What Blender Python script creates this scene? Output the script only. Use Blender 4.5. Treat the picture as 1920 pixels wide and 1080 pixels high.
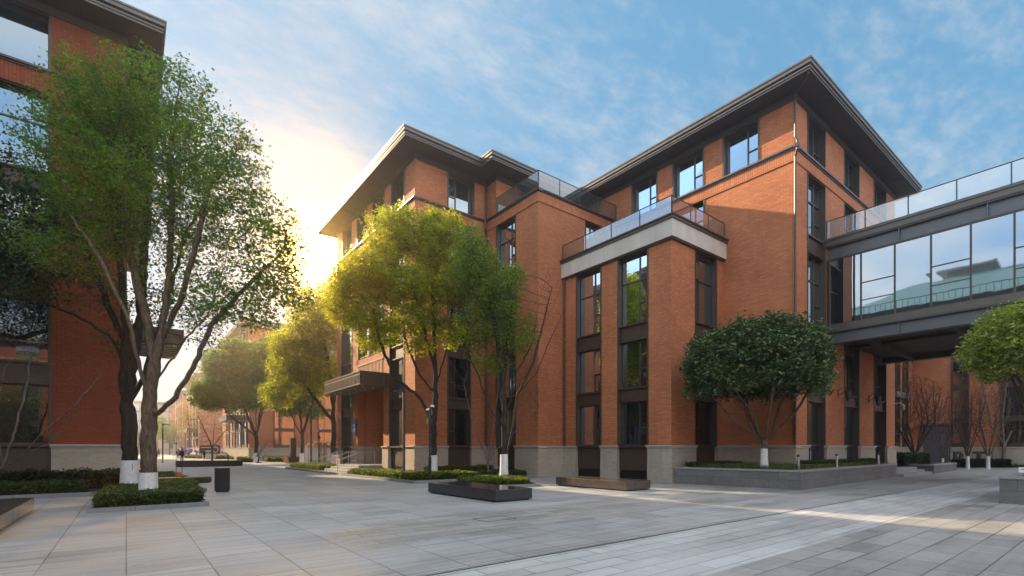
import bpy, math, random
import numpy as np
from mathutils import Vector, Matrix
random.seed(7); R = math.radians
S = bpy.context.scene; COL = S.collection
for o in list(bpy.data.objects): bpy.data.objects.remove(o)
# ---------------------------------------------------------------- camera
cd = bpy.data.cameras.new('camera'); cam = bpy.data.objects.new('camera', cd); COL.objects.link(cam)
cam.location = (0, 0, 1.7); cam.rotation_euler = (R(90), 0, -math.atan2(.6157, .7882))
cd.sensor_width = 36; cd.lens = 36*926/1920; cd.shift_y = (842-540)/1920; cd.clip_end = 3000; cd.clip_start = .1
S.camera = cam
# ---------------------------------------------------------------- light
SUN_EL, SUN_AZ = R(25), math.atan2(-.30, 1)          # azimuth from +Y, clockwise
w = bpy.data.worlds.new('World'); S.world = w; w.use_nodes = True
nt = w.node_tree; N = nt.nodes; Lk = nt.links
for n in list(N): N.remove(n)
def nd(t, **k):
    n = N.new(t)
    for a, v in k.items():
        if a[0] == 'i' and a[1:].isdigit(): n.inputs[int(a[1:])].default_value = v
        else: setattr(n, a, v)
    return n
out = nd('ShaderNodeOutputWorld'); bg = nd('ShaderNodeBackground'); Lk.new(bg.outputs[0], out.inputs[0]); bg.inputs[1].default_value = .1
sky = nd('ShaderNodeTexSky', sky_type='NISHITA', sun_disc=False, sun_elevation=SUN_EL, sun_rotation=SUN_AZ, dust_density=1.2, air_density=1.0, ozone_density=2.2)
def mth(op, a, b=None, clamp=False):
    n = N.new('ShaderNodeMath'); n.operation = op; n.use_clamp = clamp
    for i, v in enumerate((a, b)):
        if v is None: continue
        if isinstance(v, (int, float)): n.inputs[i].default_value = v
        else: Lk.new(v, n.inputs[i])
    return n.outputs[0]
def mixc(f, a, b, mode='MIX'):
    n = N.new('ShaderNodeMix'); n.data_type = 'RGBA'; n.blend_type = mode
    for s, v in ((0, f), (6, a), (7, b)):
        if isinstance(v, (int, float)): n.inputs[s].default_value = v
        elif isinstance(v, tuple): n.inputs[s].default_value = (*v, 1)
        else: Lk.new(v, n.inputs[s])
    return n.outputs[2]
BACK_FILL = (7.6, 7.0, 6.3)
tc = nd('ShaderNodeTexCoord'); sep = nd('ShaderNodeSeparateXYZ'); Lk.new(tc.outputs['Generated'], sep.inputs[0])
zz = mth('MAXIMUM', sep.outputs[2], .0)
# thin high clouds on a flat layer
zc = mth('ADD', zz, .12)
cmb = nd('ShaderNodeCombineXYZ'); Lk.new(mth('DIVIDE', sep.outputs[0], zc), cmb.inputs[0]); Lk.new(mth('DIVIDE', sep.outputs[1], zc), cmb.inputs[1])
mp = nd('ShaderNodeMapping'); Lk.new(cmb.outputs[0], mp.inputs[0]); mp.inputs['Scale'].default_value = (1.0, 1.7, 1); mp.inputs['Rotation'].default_value = (0, 0, R(25)); mp.inputs['Location'].default_value = (3.2, 1.1, 0)
n1 = nd('ShaderNodeTexNoise'); n1.inputs['Scale'].default_value = .8; n1.inputs['Detail'].default_value = 4; n1.inputs['Roughness'].default_value = .5; n1.inputs['Distortion'].default_value = .1
n2 = nd('ShaderNodeTexNoise'); n2.inputs['Scale'].default_value = 10; n2.inputs['Detail'].default_value = 9; n2.inputs['Roughness'].default_value = .68; n2.inputs['Distortion'].default_value = .15
Lk.new(mp.outputs[0], n1.inputs['Vector']); Lk.new(mp.outputs[0], n2.inputs['Vector'])
def dirdot(v):
    n = N.new('ShaderNodeVectorMath'); n.operation = 'DOT_PRODUCT'; Lk.new(tc.outputs['Generated'], n.inputs[0]); n.inputs[1].default_value = Vector(v).normalized(); return n.outputs['Value']
def pxdir(px, py):
    t = (px-960)/926; return (.788*t+.6157, -.6154*t+.7882, (842-py)/926)
# more cloud over the left half of the view
cl = mth('MAXIMUM', dirdot(pxdir(480, 330)), 0); cl = mth('POWER', cl, 5)
cov = mth('ADD', mth('MULTIPLY', n1.outputs[0], .75), mth('MULTIPLY', n2.outputs[0], .45))
cov = mth('ADD', cov, mth('MULTIPLY', cl, .11))
mr = nd('ShaderNodeMapRange', interpolation_type='SMOOTHSTEP'); Lk.new(cov, mr.inputs[0]); mr.inputs[1].default_value = .54; mr.inputs[2].default_value = .86
cloudf = mth('MULTIPLY', mr.outputs[0], .82)
skyc = mixc(1.0, sky.outputs[0], (0.72, 1.28, 1.42), 'MULTIPLY')
vm = N.new('ShaderNodeVectorMath'); vm.operation = 'MULTIPLY_ADD'; Lk.new(skyc, vm.inputs[0]); vm.inputs[1].default_value = (.80, .62, .44); vm.inputs[2].default_value = (1, 1, 1)
vd = N.new('ShaderNodeVectorMath'); vd.operation = 'DIVIDE'; Lk.new(skyc, vd.inputs[0]); Lk.new(vm.outputs[0], vd.inputs[1]); skyc = mixc(1.0, vd.outputs[0], (1.26, 1.50, 1.52), 'MULTIPLY')
c1 = mixc(cloudf, skyc, (2.3, 2.5, 2.7))
# pale band toward the horizon
hz = nd('ShaderNodeMapRange', interpolation_type='SMOOTHSTEP'); Lk.new(zz, hz.inputs[0]); hz.inputs[1].default_value = .0; hz.inputs[2].default_value = .34; hz.inputs[3].default_value = .62; hz.inputs[4].default_value = 0
c2 = mixc(hz.outputs[0], c1, (1.65, 1.98, 2.35))
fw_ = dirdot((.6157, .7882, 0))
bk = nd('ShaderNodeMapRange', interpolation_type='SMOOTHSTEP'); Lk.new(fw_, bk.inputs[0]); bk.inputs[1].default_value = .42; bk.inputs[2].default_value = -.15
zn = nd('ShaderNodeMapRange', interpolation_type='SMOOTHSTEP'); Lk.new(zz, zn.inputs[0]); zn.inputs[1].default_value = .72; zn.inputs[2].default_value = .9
c2 = mixc(mth('MAXIMUM', bk.outputs[0], zn.outputs[0]), c2, mixc(mth('MULTIPLY', mth('SUBTRACT', n1.outputs[0], .38), 4, True), (2.6, 4.0, 5.8), BACK_FILL))     # bright fill sky added out of view, overhead and behind the viewpoint
# warm glow lobes added to the sky beside the middle building, apart from the sun
gd = mth('MAXIMUM', dirdot(pxdir(606, 482)), 0)
g1 = mth('MULTIPLY', mth('POWER', gd, 90), 1.0); g2 = mth('POWER', gd, 700); g3 = mth('POWER', gd, 2600)
c3 = mixc(1.0, c2, mixc(1.0, (2.2, 1.1, .12), mixc(g1, (0, 0, 0), (1, 1, 1)), 'MULTIPLY'), 'ADD')
c4 = mixc(1.0, c3, mixc(g2, (0, 0, 0), (20, 10.5, 1.6)), 'ADD')
c5 = mixc(1.0, c4, mixc(g3, (0, 0, 0), (2700, 1350, 200)), 'ADD')
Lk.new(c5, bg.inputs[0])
sl = bpy.data.lights.new('sun', 'SUN'); so = bpy.data.objects.new('sun', sl); COL.objects.link(so)
sl.energy = 4.2; sl.angle = R(.5); sl.color = (1, .74, .46)
sd = Vector((math.sin(SUN_AZ)*math.cos(SUN_EL), math.cos(SUN_AZ)*math.cos(SUN_EL), math.sin(SUN_EL)))
so.rotation_euler = sd.to_track_quat('Z', 'Y').to_euler(); so.location = (0, 0, 60)
S.view_settings.view_transform = 'Standard'; S.view_settings.look = 'None'; S.view_settings.gamma = 1
S.view_settings.exposure = 1.62
S.render.engine = 'CYCLES'; cy = S.cycles
cy.use_denoising = True; cy.max_bounces = 7; cy.diffuse_bounces = 3; cy.glossy_bounces = 3; cy.transmission_bounces = 3; cy.transparent_max_bounces = 10; cy.volume_bounces = 0
cy.sample_clamp_indirect = 6; cy.caustics_reflective = False; cy.caustics_refractive = False
# ---------------------------------------------------------------- materials
class NT:
    def __init__(s, name):
        s.m = bpy.data.materials.new(name); s.m.use_nodes = True; s.t = s.m.node_tree; s.N = s.t.nodes; s.L = s.t.links
        s.p = s.N['Principled BSDF']; s.o = s.N['Material Output']
    def n(s, t, **k):
        x = s.N.new(t)
        for a, v in k.items(): setattr(x, a, v)
        return x
    def set(s, x, i, v):
        if isinstance(v, bpy.types.NodeSocket): s.L.new(v, x.inputs[i])
        elif isinstance(v, tuple) and len(v) == 3 and x.inputs[i].type == 'RGBA': x.inputs[i].default_value = (*v, 1)
        else: x.inputs[i].default_value = v
    def math(s, op, a, b=0.0, clamp=False):
        x = s.n('ShaderNodeMath', operation=op, use_clamp=clamp); s.set(x, 0, a); s.set(x, 1, b); return x.outputs[0]
    def mix(s, f, a, b, mode='MIX'):
        x = s.n('ShaderNodeMix', data_type='RGBA', blend_type=mode); s.set(x, 0, f); s.set(x, 6, a); s.set(x, 7, b); return x.outputs[2]
    def noise(s, v, sc, det=3, r=.5, dist=0):
        x = s.n('ShaderNodeTexNoise'); s.L.new(v, x.inputs['Vector']); x.inputs['Scale'].default_value = sc; x.inputs['Detail'].default_value = det; x.inputs['Roughness'].default_value = r; x.inputs['Distortion'].default_value = dist; return x.outputs[0]
    def ramp(s, f, a, b, lo=0.0, hi=1.0):
        x = s.n('ShaderNodeMapRange'); s.set(x, 0, f); x.inputs[1].default_value = a; x.inputs[2].default_value = b; x.inputs[3].default_value = lo; x.inputs[4].default_value = hi; return x.outputs[0]
    def pos(s): return s.n('ShaderNodeNewGeometry').outputs['Position']
    def mapping(s, v, sc): x = s.n('ShaderNodeMapping'); s.L.new(v, x.inputs[0]); x.inputs['Scale'].default_value = sc; return x.outputs[0]
    def wallvec(s, swap=False):
        g = s.n('ShaderNodeNewGeometry'); a = s.n('ShaderNodeSeparateXYZ'); s.L.new(g.outputs['Position'], a.inputs[0])
        b = s.n('ShaderNodeSeparateXYZ'); s.L.new(g.outputs['True Normal'], b.inputs[0])
        f = s.math('GREATER_THAN', s.math('ABSOLUTE', b.outputs[0]), .5)
        x = s.n('ShaderNodeMix', data_type='FLOAT'); s.L.new(f, x.inputs[0]); s.L.new(a.outputs[0], x.inputs[2]); s.L.new(a.outputs[1], x.inputs[3])
        c = s.n('ShaderNodeCombineXYZ')
        if swap: s.L.new(a.outputs[2], c.inputs[0]); s.L.new(x.outputs[0], c.inputs[1])
        else: s.L.new(x.outputs[0], c.inputs[0]); s.L.new(a.outputs[2], c.inputs[1])
        return c.outputs[0]
    def bump(s, h, st=.3, d=.02):
        x = s.n('ShaderNodeBump'); x.inputs['Strength'].default_value = st; x.inputs['Distance'].default_value = d; s.L.new(h, x.inputs['Height']); s.L.new(x.outputs[0], s.p.inputs['Normal'])
def brick_mat(name, c1, c2, mortar, swap=False, bw=.30, bh=.092, ms=.011, rough=.8, off=.5):
    k = NT(name); v = k.wallvec(swap); b = k.n('ShaderNodeTexBrick'); k.L.new(v, b.inputs['Vector'])
    k.set(b, 'Color1', c1); k.set(b, 'Color2', c2); k.set(b, 'Mortar', mortar); b.offset = off; b.squash = 1
    b.inputs['Scale'].default_value = 1; b.inputs['Mortar Size'].default_value = ms; b.inputs['Mortar Smooth'].default_value = .15; b.inputs['Bias'].default_value = 0
    b.inputs['Brick Width'].default_value = bw; b.inputs['Row Height'].default_value = bh
    p = k.pos(); st = k.noise(k.mapping(p, (.5, .5, .18)), 1.3, 5, .6); f = k.noise(p, 14, 4, .6)
    b2 = k.noise(k.mapping(p, (3.3, 3.3, 10.9)), 1.0, 1, .5); c = k.mix(k.ramp(b2, .38, .66, 0, .45), b.outputs['Color'], tuple(x*.66 for x in c2)); c = k.mix(k.ramp(st, .38, .75, 0, .42), c, tuple(x*.55 for x in c1)); vs = k.noise(k.mapping(p, (2.6, 2.6, .10)), 1.0, 4, .6); c = k.mix(k.ramp(vs, .56, .74, 0, .30), c, tuple(x*.5 for x in c2)); lo = k.noise(k.mapping(p, (.35, .35, .35)), 1.0, 2, .5); c = k.mix(k.ramp(lo, .45, .7, 0, .25), c, tuple(min(1, x*1.25) for x in c1)); c = k.mix(k.ramp(f, .3, .8, 0, .22), c, tuple(min(1, x*1.35) for x in c2))
    k.set(k.p, 'Base Color', c); k.set(k.p, 'Roughness', rough); k.p.inputs['Specular IOR Level'].default_value = .3
    k.bump(k.math('SUBTRACT', 1.0, b.outputs['Fac']), .5, .012); return k.m
def plain(name, c, rough=.5, metal=0.0, var=.15, sc=6, spec=.5, bump=0, stretch=(1, 1, 1)):
    k = NT(name); p = k.mapping(k.pos(), stretch); f = k.noise(p, sc, 5, .6)
    k.set(k.p, 'Base Color', k.mix(k.ramp(f, .3, .7), tuple(x*(1-var) for x in c), tuple(min(1, x*(1+var)) for x in c)))
    k.set(k.p, 'Roughness', k.ramp(f, .3, .7, max(0, rough-.06), min(1, rough+.08))); k.p.inputs['Metallic'].default_value = metal; k.p.inputs['Specular IOR Level'].default_value = spec
    if bump: k.bump(f, bump, .01)
    return k.m
BR = (.57, .232, .108); BR2 = (.40, .140, .062)
M = {}
M['brick'] = brick_mat('red_brick', BR, BR2, (.20, .062, .032))
M['brick_dark'] = brick_mat('deep_red_shaded_brick', (.30, .075, .032), (.23, .055, .024), (.10, .03, .018), bh=.092)  # deeper red, with the left building's shade darkened into the colour
M['soldier'] = brick_mat('soldier_brick', BR, BR2, (.17, .055, .03), swap=True, bw=.62, bh=.11, ms=.013, off=0.0)
M['soldier_dark'] = brick_mat('deep_shaded_soldier_brick', (.30, .075, .032), (.23, .055, .024), (.07, .025, .018), swap=True, bw=.62, bh=.11, ms=.014, off=0.0)  # same shade-darkened red for the upright courses
M['metal'] = plain('bronze_metal', (.075, .060, .050), .42, .35, .12, 3)
M['fascia'] = plain('fascia_metal', (.115, .105, .095), .4, .4, .12, 3)
M['soffit'] = plain('soffit_panel', (.038, .029, .028), .55, .2, .12, 1.2)
M['steel'] = plain('grey_steel', (.12, .128, .14), .42, .4, .1, 3)
M['stone'] = brick_mat('granite_base', (.44, .385, .32), (.39, .345, .29), (.30, .27, .23), bw=1.25, bh=.76, ms=.008, rough=.7, off=0)
M['cap'] = plain('stone_cap', (.42, .385, .33), .65, 0, .1, 9)
M['band'] = plain('pale_stone_band', (.52, .49, .44), .6, 0, .12, 2, stretch=(1, 1, .3))
M['louvre'] = plain('dark_louvre', (.03, .026, .024), .5, .2)
M['panel'] = plain('bronze_panel', (.070, .046, .034), .5, .2, .12, 2)
M['copper'] = plain('copper_slats', (.34, .17, .10), .5, .2)
def glass_mat(name, tint, refl=.5, base=(.012, .016, .018)):
    k = NT(name); k.set(k.p, 'Base Color', base); k.p.inputs['Roughness'].default_value = .3; k.p.inputs['Specular IOR Level'].default_value = .2
    g = k.n('ShaderNodeBsdfGlossy'); g.inputs['Color'].default_value = (*tint, 1); g.inputs['Roughness'].default_value = .015
    p = k.pos(); bn = k.n('ShaderNodeBump'); bn.inputs['Strength'].default_value = .02; bn.inputs['Distance'].default_value = .05; k.L.new(k.noise(p, 1.3, 1), bn.inputs['Height']); k.L.new(bn.outputs[0], g.inputs['Normal'])
    lw = k.n('ShaderNodeLayerWeight'); lw.inputs[0].default_value = .35
    f = k.ramp(lw.outputs['Fresnel'], 0, 1, refl, 1.0)
    mx = k.n('ShaderNodeMixShader'); k.L.new(f, mx.inputs[0]); k.L.new(k.p.outputs[0], mx.inputs[1]); k.L.new(g.outputs[0], mx.inputs[2]); k.L.new(mx.outputs[0], k.o.inputs[0]); return k.m
M['glass'] = glass_mat('window_glass', (.66, .77, .86), .46)
M['glass_dark'] = glass_mat('dark_window_glass', (.62, .72, .80), .13, (.006, .008, .009))
M['glass_blue'] = glass_mat('tinted_window_glass', (.62, .74, .82), .40)
def clear_mat(name, tint, refl=.12, milky=.0):
    k = NT(name); t = k.n('ShaderNodeBsdfTransparent'); t.inputs[0].default_value = (*tint, 1)
    g = k.n('ShaderNodeBsdfGlossy'); g.inputs['Roughness'].default_value = .02; g.inputs['Color'].default_value = (.9, .95, 1, 1)
    lw = k.n('ShaderNodeLayerWeight'); lw.inputs[0].default_value = .3
    mx = k.n('ShaderNodeMixShader'); k.L.new(k.ramp(lw.outputs['Fresnel'], 0, 1, refl, 1), mx.inputs[0]); k.L.new(t.outputs[0], mx.inputs[1]); k.L.new(g.outputs[0], mx.inputs[2])
    k.set(k.p, 'Base Color', (.6, .66, .68)); k.p.inputs['Roughness'].default_value = .6
    m2 = k.n('ShaderNodeMixShader'); m2.inputs[0].default_value = milky; k.L.new(mx.outputs[0], m2.inputs[1]); k.L.new(k.p.outputs[0], m2.inputs[2]); k.L.new(m2.outputs[0], k.o.inputs[0]); return k.m
M['rail_glass'] = clear_mat('railing_glass', (.50, .58, .60), .30, .06)
M['rail_glass2'] = clear_mat('blue_railing_glass', (.42, .58, .66), .20, .03)
# paving
M['rail_glass3'] = clear_mat('pale_bridge_railing_glass', (.74, .84, .88), .22, .22)
def paving(name, base, light, sx, sy, stri=.5, band=None, ms=.006, rough=.5):
    k = NT(name); p = k.pos(); b = k.n('ShaderNodeTexBrick'); k.L.new(p, b.inputs['Vector']); b.offset = .5 if band is None else 0
    k.set(b, 'Color1', base); k.set(b, 'Color2', light); k.set(b, 'Mortar', tuple(x*.08 for x in base)); b.inputs['Scale'].default_value = 1
    b.inputs['Mortar Size'].default_value = ms; b.inputs['Mortar Smooth'].default_value = .3; b.inputs['Brick Width'].default_value = sx; b.inputs['Row Height'].default_value = sy
    s1 = k.noise(k.mapping(p, (.30, 7.5, 1)), 1.0, 7, .72); s2 = k.noise(k.mapping(p, (.3, 1.1, 1)), .7, 4, .6, .6); s3 = k.noise(p, 40, 3, .6)
    c = k.mix(k.ramp(s1, .47, .62, 0, stri), b.outputs['Color'], tuple(x*.66 for x in base))
    c = k.mix(k.ramp(s2, .4, .65, 0, .38), c, tuple(min(1, x*1.3) for x in light)); c = k.mix(k.ramp(s3, .35, .7, 0, .18), c, tuple(x*.6 for x in base))
    st = k.noise(p, .9, 6, .7, .8); c = k.mix(k.ramp(k.noise(p, 3.1, 6, .75, 1.2), .60, .70, 0, .28), c, tuple(x*.55 for x in base)); c = k.mix(k.ramp(st, .54, .72, 0, .42), c, (base[0]*.62, base[1]*.60, base[2]*.56))
    k.set(k.p, 'Base Color', c); k.set(k.p, 'Roughness', k.ramp(s2, .3, .7, rough-.1, rough+.12)); k.p.inputs['Specular IOR Level'].default_value = .35
    k.bump(k.math('ADD', k.math('MULTIPLY', s1, .3), k.math('SUBTRACT', 1.0, b.outputs['Fac'])), .35, .006); return k.m
M['pave_a'] = paving('grey_plank_paving', (.26, .262, .26), (.38, .382, .38), .98, 1.22, .85, 1, .011)
M['pave_b'] = paving('pale_slab_paving', (.34, .342, .34), (.47, .475, .475), 1.1, .34, .35, None, .010)
M['pave_c'] = paving('dark_slab_paving', (.205, .20, .192), (.33, .325, .312), 1.0, .46, .3, None, .011)
M['pave_d'] = paving('warm_grey_paving', (.24, .235, .222), (.36, .352, .332), 1.2, .4, .5, None, .010)
M['ground'] = plain('ground', (.16, .16, .155), .8, 0, .2, .3)
M['joint'] = plain('drain_joint', (.02, .02, .02), .8)
M['kerb'] = plain('granite_kerb', (.20, .205, .215), .6, 0, .18, 8, bump=.2)
M['planter'] = brick_mat('planter_stone', (.20, .195, .19), (.15, .148, .145), (.05, .05, .05), bw=.8, bh=.4, ms=.006, rough=.7, off=.5)
M['planter_top'] = plain('planter_coping', (.27, .275, .28), .5, 0, .15, 5)
M['soil'] = plain('soil', (.035, .028, .018), .95, 0, .3, 9)
M['black_stone'] = plain('polished_black_granite', (.022, .024, .028), .16, 0, .3, 3, .6)
M['brown_stone'] = plain('polished_brown_granite', (.075, .058, .048), .2, 0, .3, 3, .6)
M['black'] = plain('black_powder_coat', (.015, .016, .019), .4)
M['pole'] = plain('dark_grey_pole', (.06, .06, .062), .4, .3)
M['white'] = plain('white_paint', (.75, .75, .73), .5)
M['lime'] = plain('lime_wash', (.66, .67, .69), .85, 0, .22, 14, bump=.6)
M['orange'] = plain('orange_paint', (.72, .17, .02), .5)
M['blue'] = plain('blue_sign', (.015, .075, .42), .35)
M['maroon'] = plain('maroon_banner', (.14, .05, .06), .6)
M['teal'] = plain('teal_roof', (.17, .33, .35), .5, 0, .2, 2)
M['cream'] = plain('cream_render', (.50, .46, .40), .8)
M['purple'] = plain('purple_flower', (.30, .13, .50), .7, 0, .5, 3)
M['chrome'] = plain('brushed_steel', (.45, .47, .5), .3, .8)
def bark(name, c, sc=8):
    k = NT(name); p = k.pos(); f = k.noise(k.mapping(p, (1, 1, .22)), sc*2, 6, .7, .5); g = k.noise(p, 2.2, 3)
    c2 = k.mix(k.ramp(f, .35, .68), tuple(x*.4 for x in c), tuple(x*1.5 for x in c)); c2 = k.mix(k.ramp(g, .55, .75, 0, .5), c2, (c[0]*.55, c[1]*.85, c[2]*.35))
    k.set(k.p, 'Base Color', c2); k.p.inputs['Roughness'].default_value = .9; k.p.inputs['Specular IOR Level'].default_value = .2; k.bump(f, .9, .03); return k.m
M['bark'] = bark('bark', (.135, .10, .072)); M['bark_dark'] = bark('dark_bark', (.04, .034, .03)); M['bark_pale'] = bark('pale_bark', (.17, .15, .125))
M['twig'] = bark('twig_bark', (.07, .052, .045)); M['twig_pale'] = bark('pale_twig', (.13, .10, .075))
def leaf_mat(name, a, b, c, trans=.35, tcol=None, scale=.6, gloss=.35):
    k = NT(name); g = k.n('ShaderNodeNewGeometry'); r = g.outputs['Random Per Island']; n = k.noise(g.outputs['Position'], scale, 3, .6)
    x = k.mix(r, a, b); n2_ = k.noise(g.outputs['Position'], scale*3.2, 2, .5); x = k.mix(k.ramp(n, .42, .68, 0, .75), x, c); x = k.mix(k.ramp(n2_, .40, .62, .55, 0), x, tuple(v*.45 for v in a)); x = k.mix(k.ramp(r, .93, 1, 0, .7), x, tuple(min(1, v*1.8) for v in b))
    k.set(k.p, 'Base Color', x); k.p.inputs['Roughness'].default_value = .5; k.p.inputs['Specular IOR Level'].default_value = gloss
    t = k.n('ShaderNodeBsdfTranslucent'); k.set(t, 'Color', k.mix(1.0, x, tcol or (1.6, 1.9, .7), 'MULTIPLY'))
    m = k.n('ShaderNodeMixShader'); m.inputs[0].default_value = trans; k.L.new(k.p.outputs[0], m.inputs[1]); k.L.new(t.outputs[0], m.inputs[2]); k.L.new(m.outputs[0], k.o.inputs[0]); return k.m
M['leaf_green'] = leaf_mat('camphor_leaves', (.070, .140, .028), (.115, .190, .036), (.155, .19, .026), .5)
M['leaf_dark'] = leaf_mat('dark_camphor_leaves', (.022, .055, .026), (.040, .080, .032), (.05, .08, .022), .3)
M['leaf_gold'] = leaf_mat('yellow_green_leaves', (.145, .225, .028), (.25, .315, .036), (.33, .335, .03), .65, (2.0, 1.7, .5))
M['leaf_mid'] = leaf_mat('fine_green_leaves', (.105, .165, .034), (.17, .225, .042), (.21, .24, .034), .5)
M['leaf_osm'] = leaf_mat('osmanthus_leaves', (.034, .078, .024), (.075, .130, .042), (.11, .155, .032), .15, gloss=.6, scale=.9)
M['leaf_yel'] = leaf_mat('sun_tinted_round_leaves', (.19, .24, .045), (.36, .39, .09), (.27, .30, .06), .35, gloss=.5)  # yellow-green leaves with bright sunlight put into the colour
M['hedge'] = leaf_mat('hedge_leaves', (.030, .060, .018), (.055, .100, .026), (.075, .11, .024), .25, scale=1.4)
M['hedge_bright'] = leaf_mat('bright_hedge_leaves', (.075, .11, .018), (.13, .16, .024), (.16, .17, .022), .35, scale=1.4)  # brighter, yellower leaf tone than the plain hedge
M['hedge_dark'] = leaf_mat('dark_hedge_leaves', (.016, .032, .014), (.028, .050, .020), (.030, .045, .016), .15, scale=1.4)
M['grass'] = leaf_mat('ornamental_grass', (.12, .15, .055), (.20, .22, .09), (.16, .17, .07), .3, scale=1.4)
M['leaf_amber'] = leaf_mat('amber_leaves', (.35, .20, .03), (.45, .30, .04), (.40, .25, .03), .5)
# ---------------------------------------------------------------- helpers
def tag(o, label=None, cat=None, group=None, kind=None):
    for k, v in (('label', label), ('category', cat), ('group', group), ('kind', kind)):
        if v: o[k] = v
    return o
def thing(name, label, cat, loc=(0, 0, 0), group=None):
    o = bpy.data.objects.new(name, None); COL.objects.link(o); o.location = loc; o.empty_display_size = .3
    return tag(o, label, cat, group)
class Multi:
    def __init__(s): s.b = []; s.new()
    def new(s): s.c = MB(); s.b.append(s.c)
    def box(s, *a): s.c.box(*a)
    def obj(s, name, m, parent=None):
        for q in s.b:
            if q.f: q.obj(name, m, parent)
class MB:
    def __init__(s): s.v = []; s.f = []; s.m = []
    def add(s, vs, fs, m=0):
        b = len(s.v); s.v += [tuple(v) for v in vs]; s.f += [tuple(i+b for i in f) for f in fs]; s.m += [m]*len(fs); return s
    def box(s, x0, y0, z0, x1, y1, z1, m=0):
        if x0 > x1: x0, x1 = x1, x0
        if y0 > y1: y0, y1 = y1, y0
        if z0 > z1: z0, z1 = z1, z0
        return s.add([(x0, y0, z0), (x1, y0, z0), (x1, y1, z0), (x0, y1, z0), (x0, y0, z1), (x1, y0, z1), (x1, y1, z1), (x0, y1, z1)],
                     [(0, 3, 2, 1), (4, 5, 6, 7), (0, 1, 5, 4), (1, 2, 6, 5), (2, 3, 7, 6), (3, 0, 4, 7)], m)
    def prism(s, poly, z0, z1, m=0):
        n = len(poly); vs = [(*p, z0) for p in poly]+[(*p, z1) for p in poly]
        return s.add(vs, [tuple(range(n-1, -1, -1)), tuple(range(n, 2*n))]+[(i, (i+1) % n, n+(i+1) % n, n+i) for i in range(n)], m)
    def tube(s, pts, rad, n=6, m=0, cap=True):
        pts = [Vector(p) for p in pts]; rad = rad if hasattr(rad, '__len__') else [rad]*len(pts); vs = []; a = None
        for i, p in enumerate(pts):
            d = (pts[min(i+1, len(pts)-1)]-pts[max(i-1, 0)])
            if d.length < 1e-6: d = Vector((0, 0, 1))
            d.normalize()
            if a is None: a = d.orthogonal().normalized()
            else:
                a = a-d*a.dot(d); a = a.normalized() if a.length > 1e-5 else d.orthogonal().normalized()
            b = d.cross(a)
            for k in range(n):
                t = 2*math.pi*k/n; vs.append(p+(a*math.cos(t)+b*math.sin(t))*rad[i])
        fs = [(i*n+k, i*n+(k+1) % n, (i+1)*n+(k+1) % n, (i+1)*n+k) for i in range(len(pts)-1) for k in range(n)]
        if cap: fs += [tuple(range(n-1, -1, -1)), tuple(range((len(pts)-1)*n, len(pts)*n))]
        return s.add(vs, fs, m)
    def obj(s, name, mats, parent=None, bevel=0, smooth=False):
        me = bpy.data.meshes.new(name); me.from_pydata(s.v, [], s.f)
        mats = mats if isinstance(mats, (list, tuple)) else [mats]
        for q in mats: me.materials.append(M[q])
        if len(mats) > 1: me.polygons.foreach_set('material_index', s.m)
        if smooth: me.polygons.foreach_set('use_smooth', [True]*len(s.f))
        me.update(); o = bpy.data.objects.new(name, me); COL.objects.link(o)
        if parent is not None:
            o.parent = parent
            q = parent; off = Vector((0, 0, 0))
            while q is not None: off += q.location; q = q.parent
            o.location = -off if parent.type == 'EMPTY' or parent.location.length else (0, 0, 0)
        if bevel:
            b = o.modifiers.new('b', 'BEVEL'); b.width = bevel; b.segments = 2; b.limit_method = 'ANGLE'
        return o
def G(px, py, z=0): d = 926*(1.7-z)/(py-842); return W(px, d)
def W(px, d): t = (px-960)/926; return (d*(.788*t+.6157), d*(-.6154*t+.7882))
def P(px, py, d): x, y = W(px, d); return Vector((x, y, 1.7+(842-py)/926*d))
# ---------------------------------------------------------------- setting: ground and paving
def sheet(name, x0, y0, x1, y1, z, m):
    b = MB(); b.add([(x0, y0, z), (x1, y0, z), (x1, y1, z), (x0, y1, z)], [(0, 1, 2, 3)]); return tag(b.obj(name, m), kind='structure')
sheet('ground', -300, -150, 320, 420, 0, 'ground')
sheet('pavement_plaza', -40, 6.0, 20.0, 21.0, .004, 'pave_a')
sheet('pavement_street', -40, 21.0, 20.0, 150, .004, 'pave_a')
sheet('pavement_forecourt', 20.0, 6.0, 80, 40, .004, 'pave_d')
sheet('pavement_pale_strip', -40, 3.62, 80, 5.86, .004, 'pave_b')
sheet('pavement_dark_field', -40, -40, 80, 3.62, .004, 'pave_c')
sheet('pavement_drain_slot', 2.6, 5.885, 22.2, 5.925, .006, 'joint'); 
sheet('pavement_margin', -40, 5.86, 80, 6.0, .004, 'pave_c')
sheet('pavement_band', 3.2, 8.2, 20.0, 10.9, .007, 'pave_d')
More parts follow.
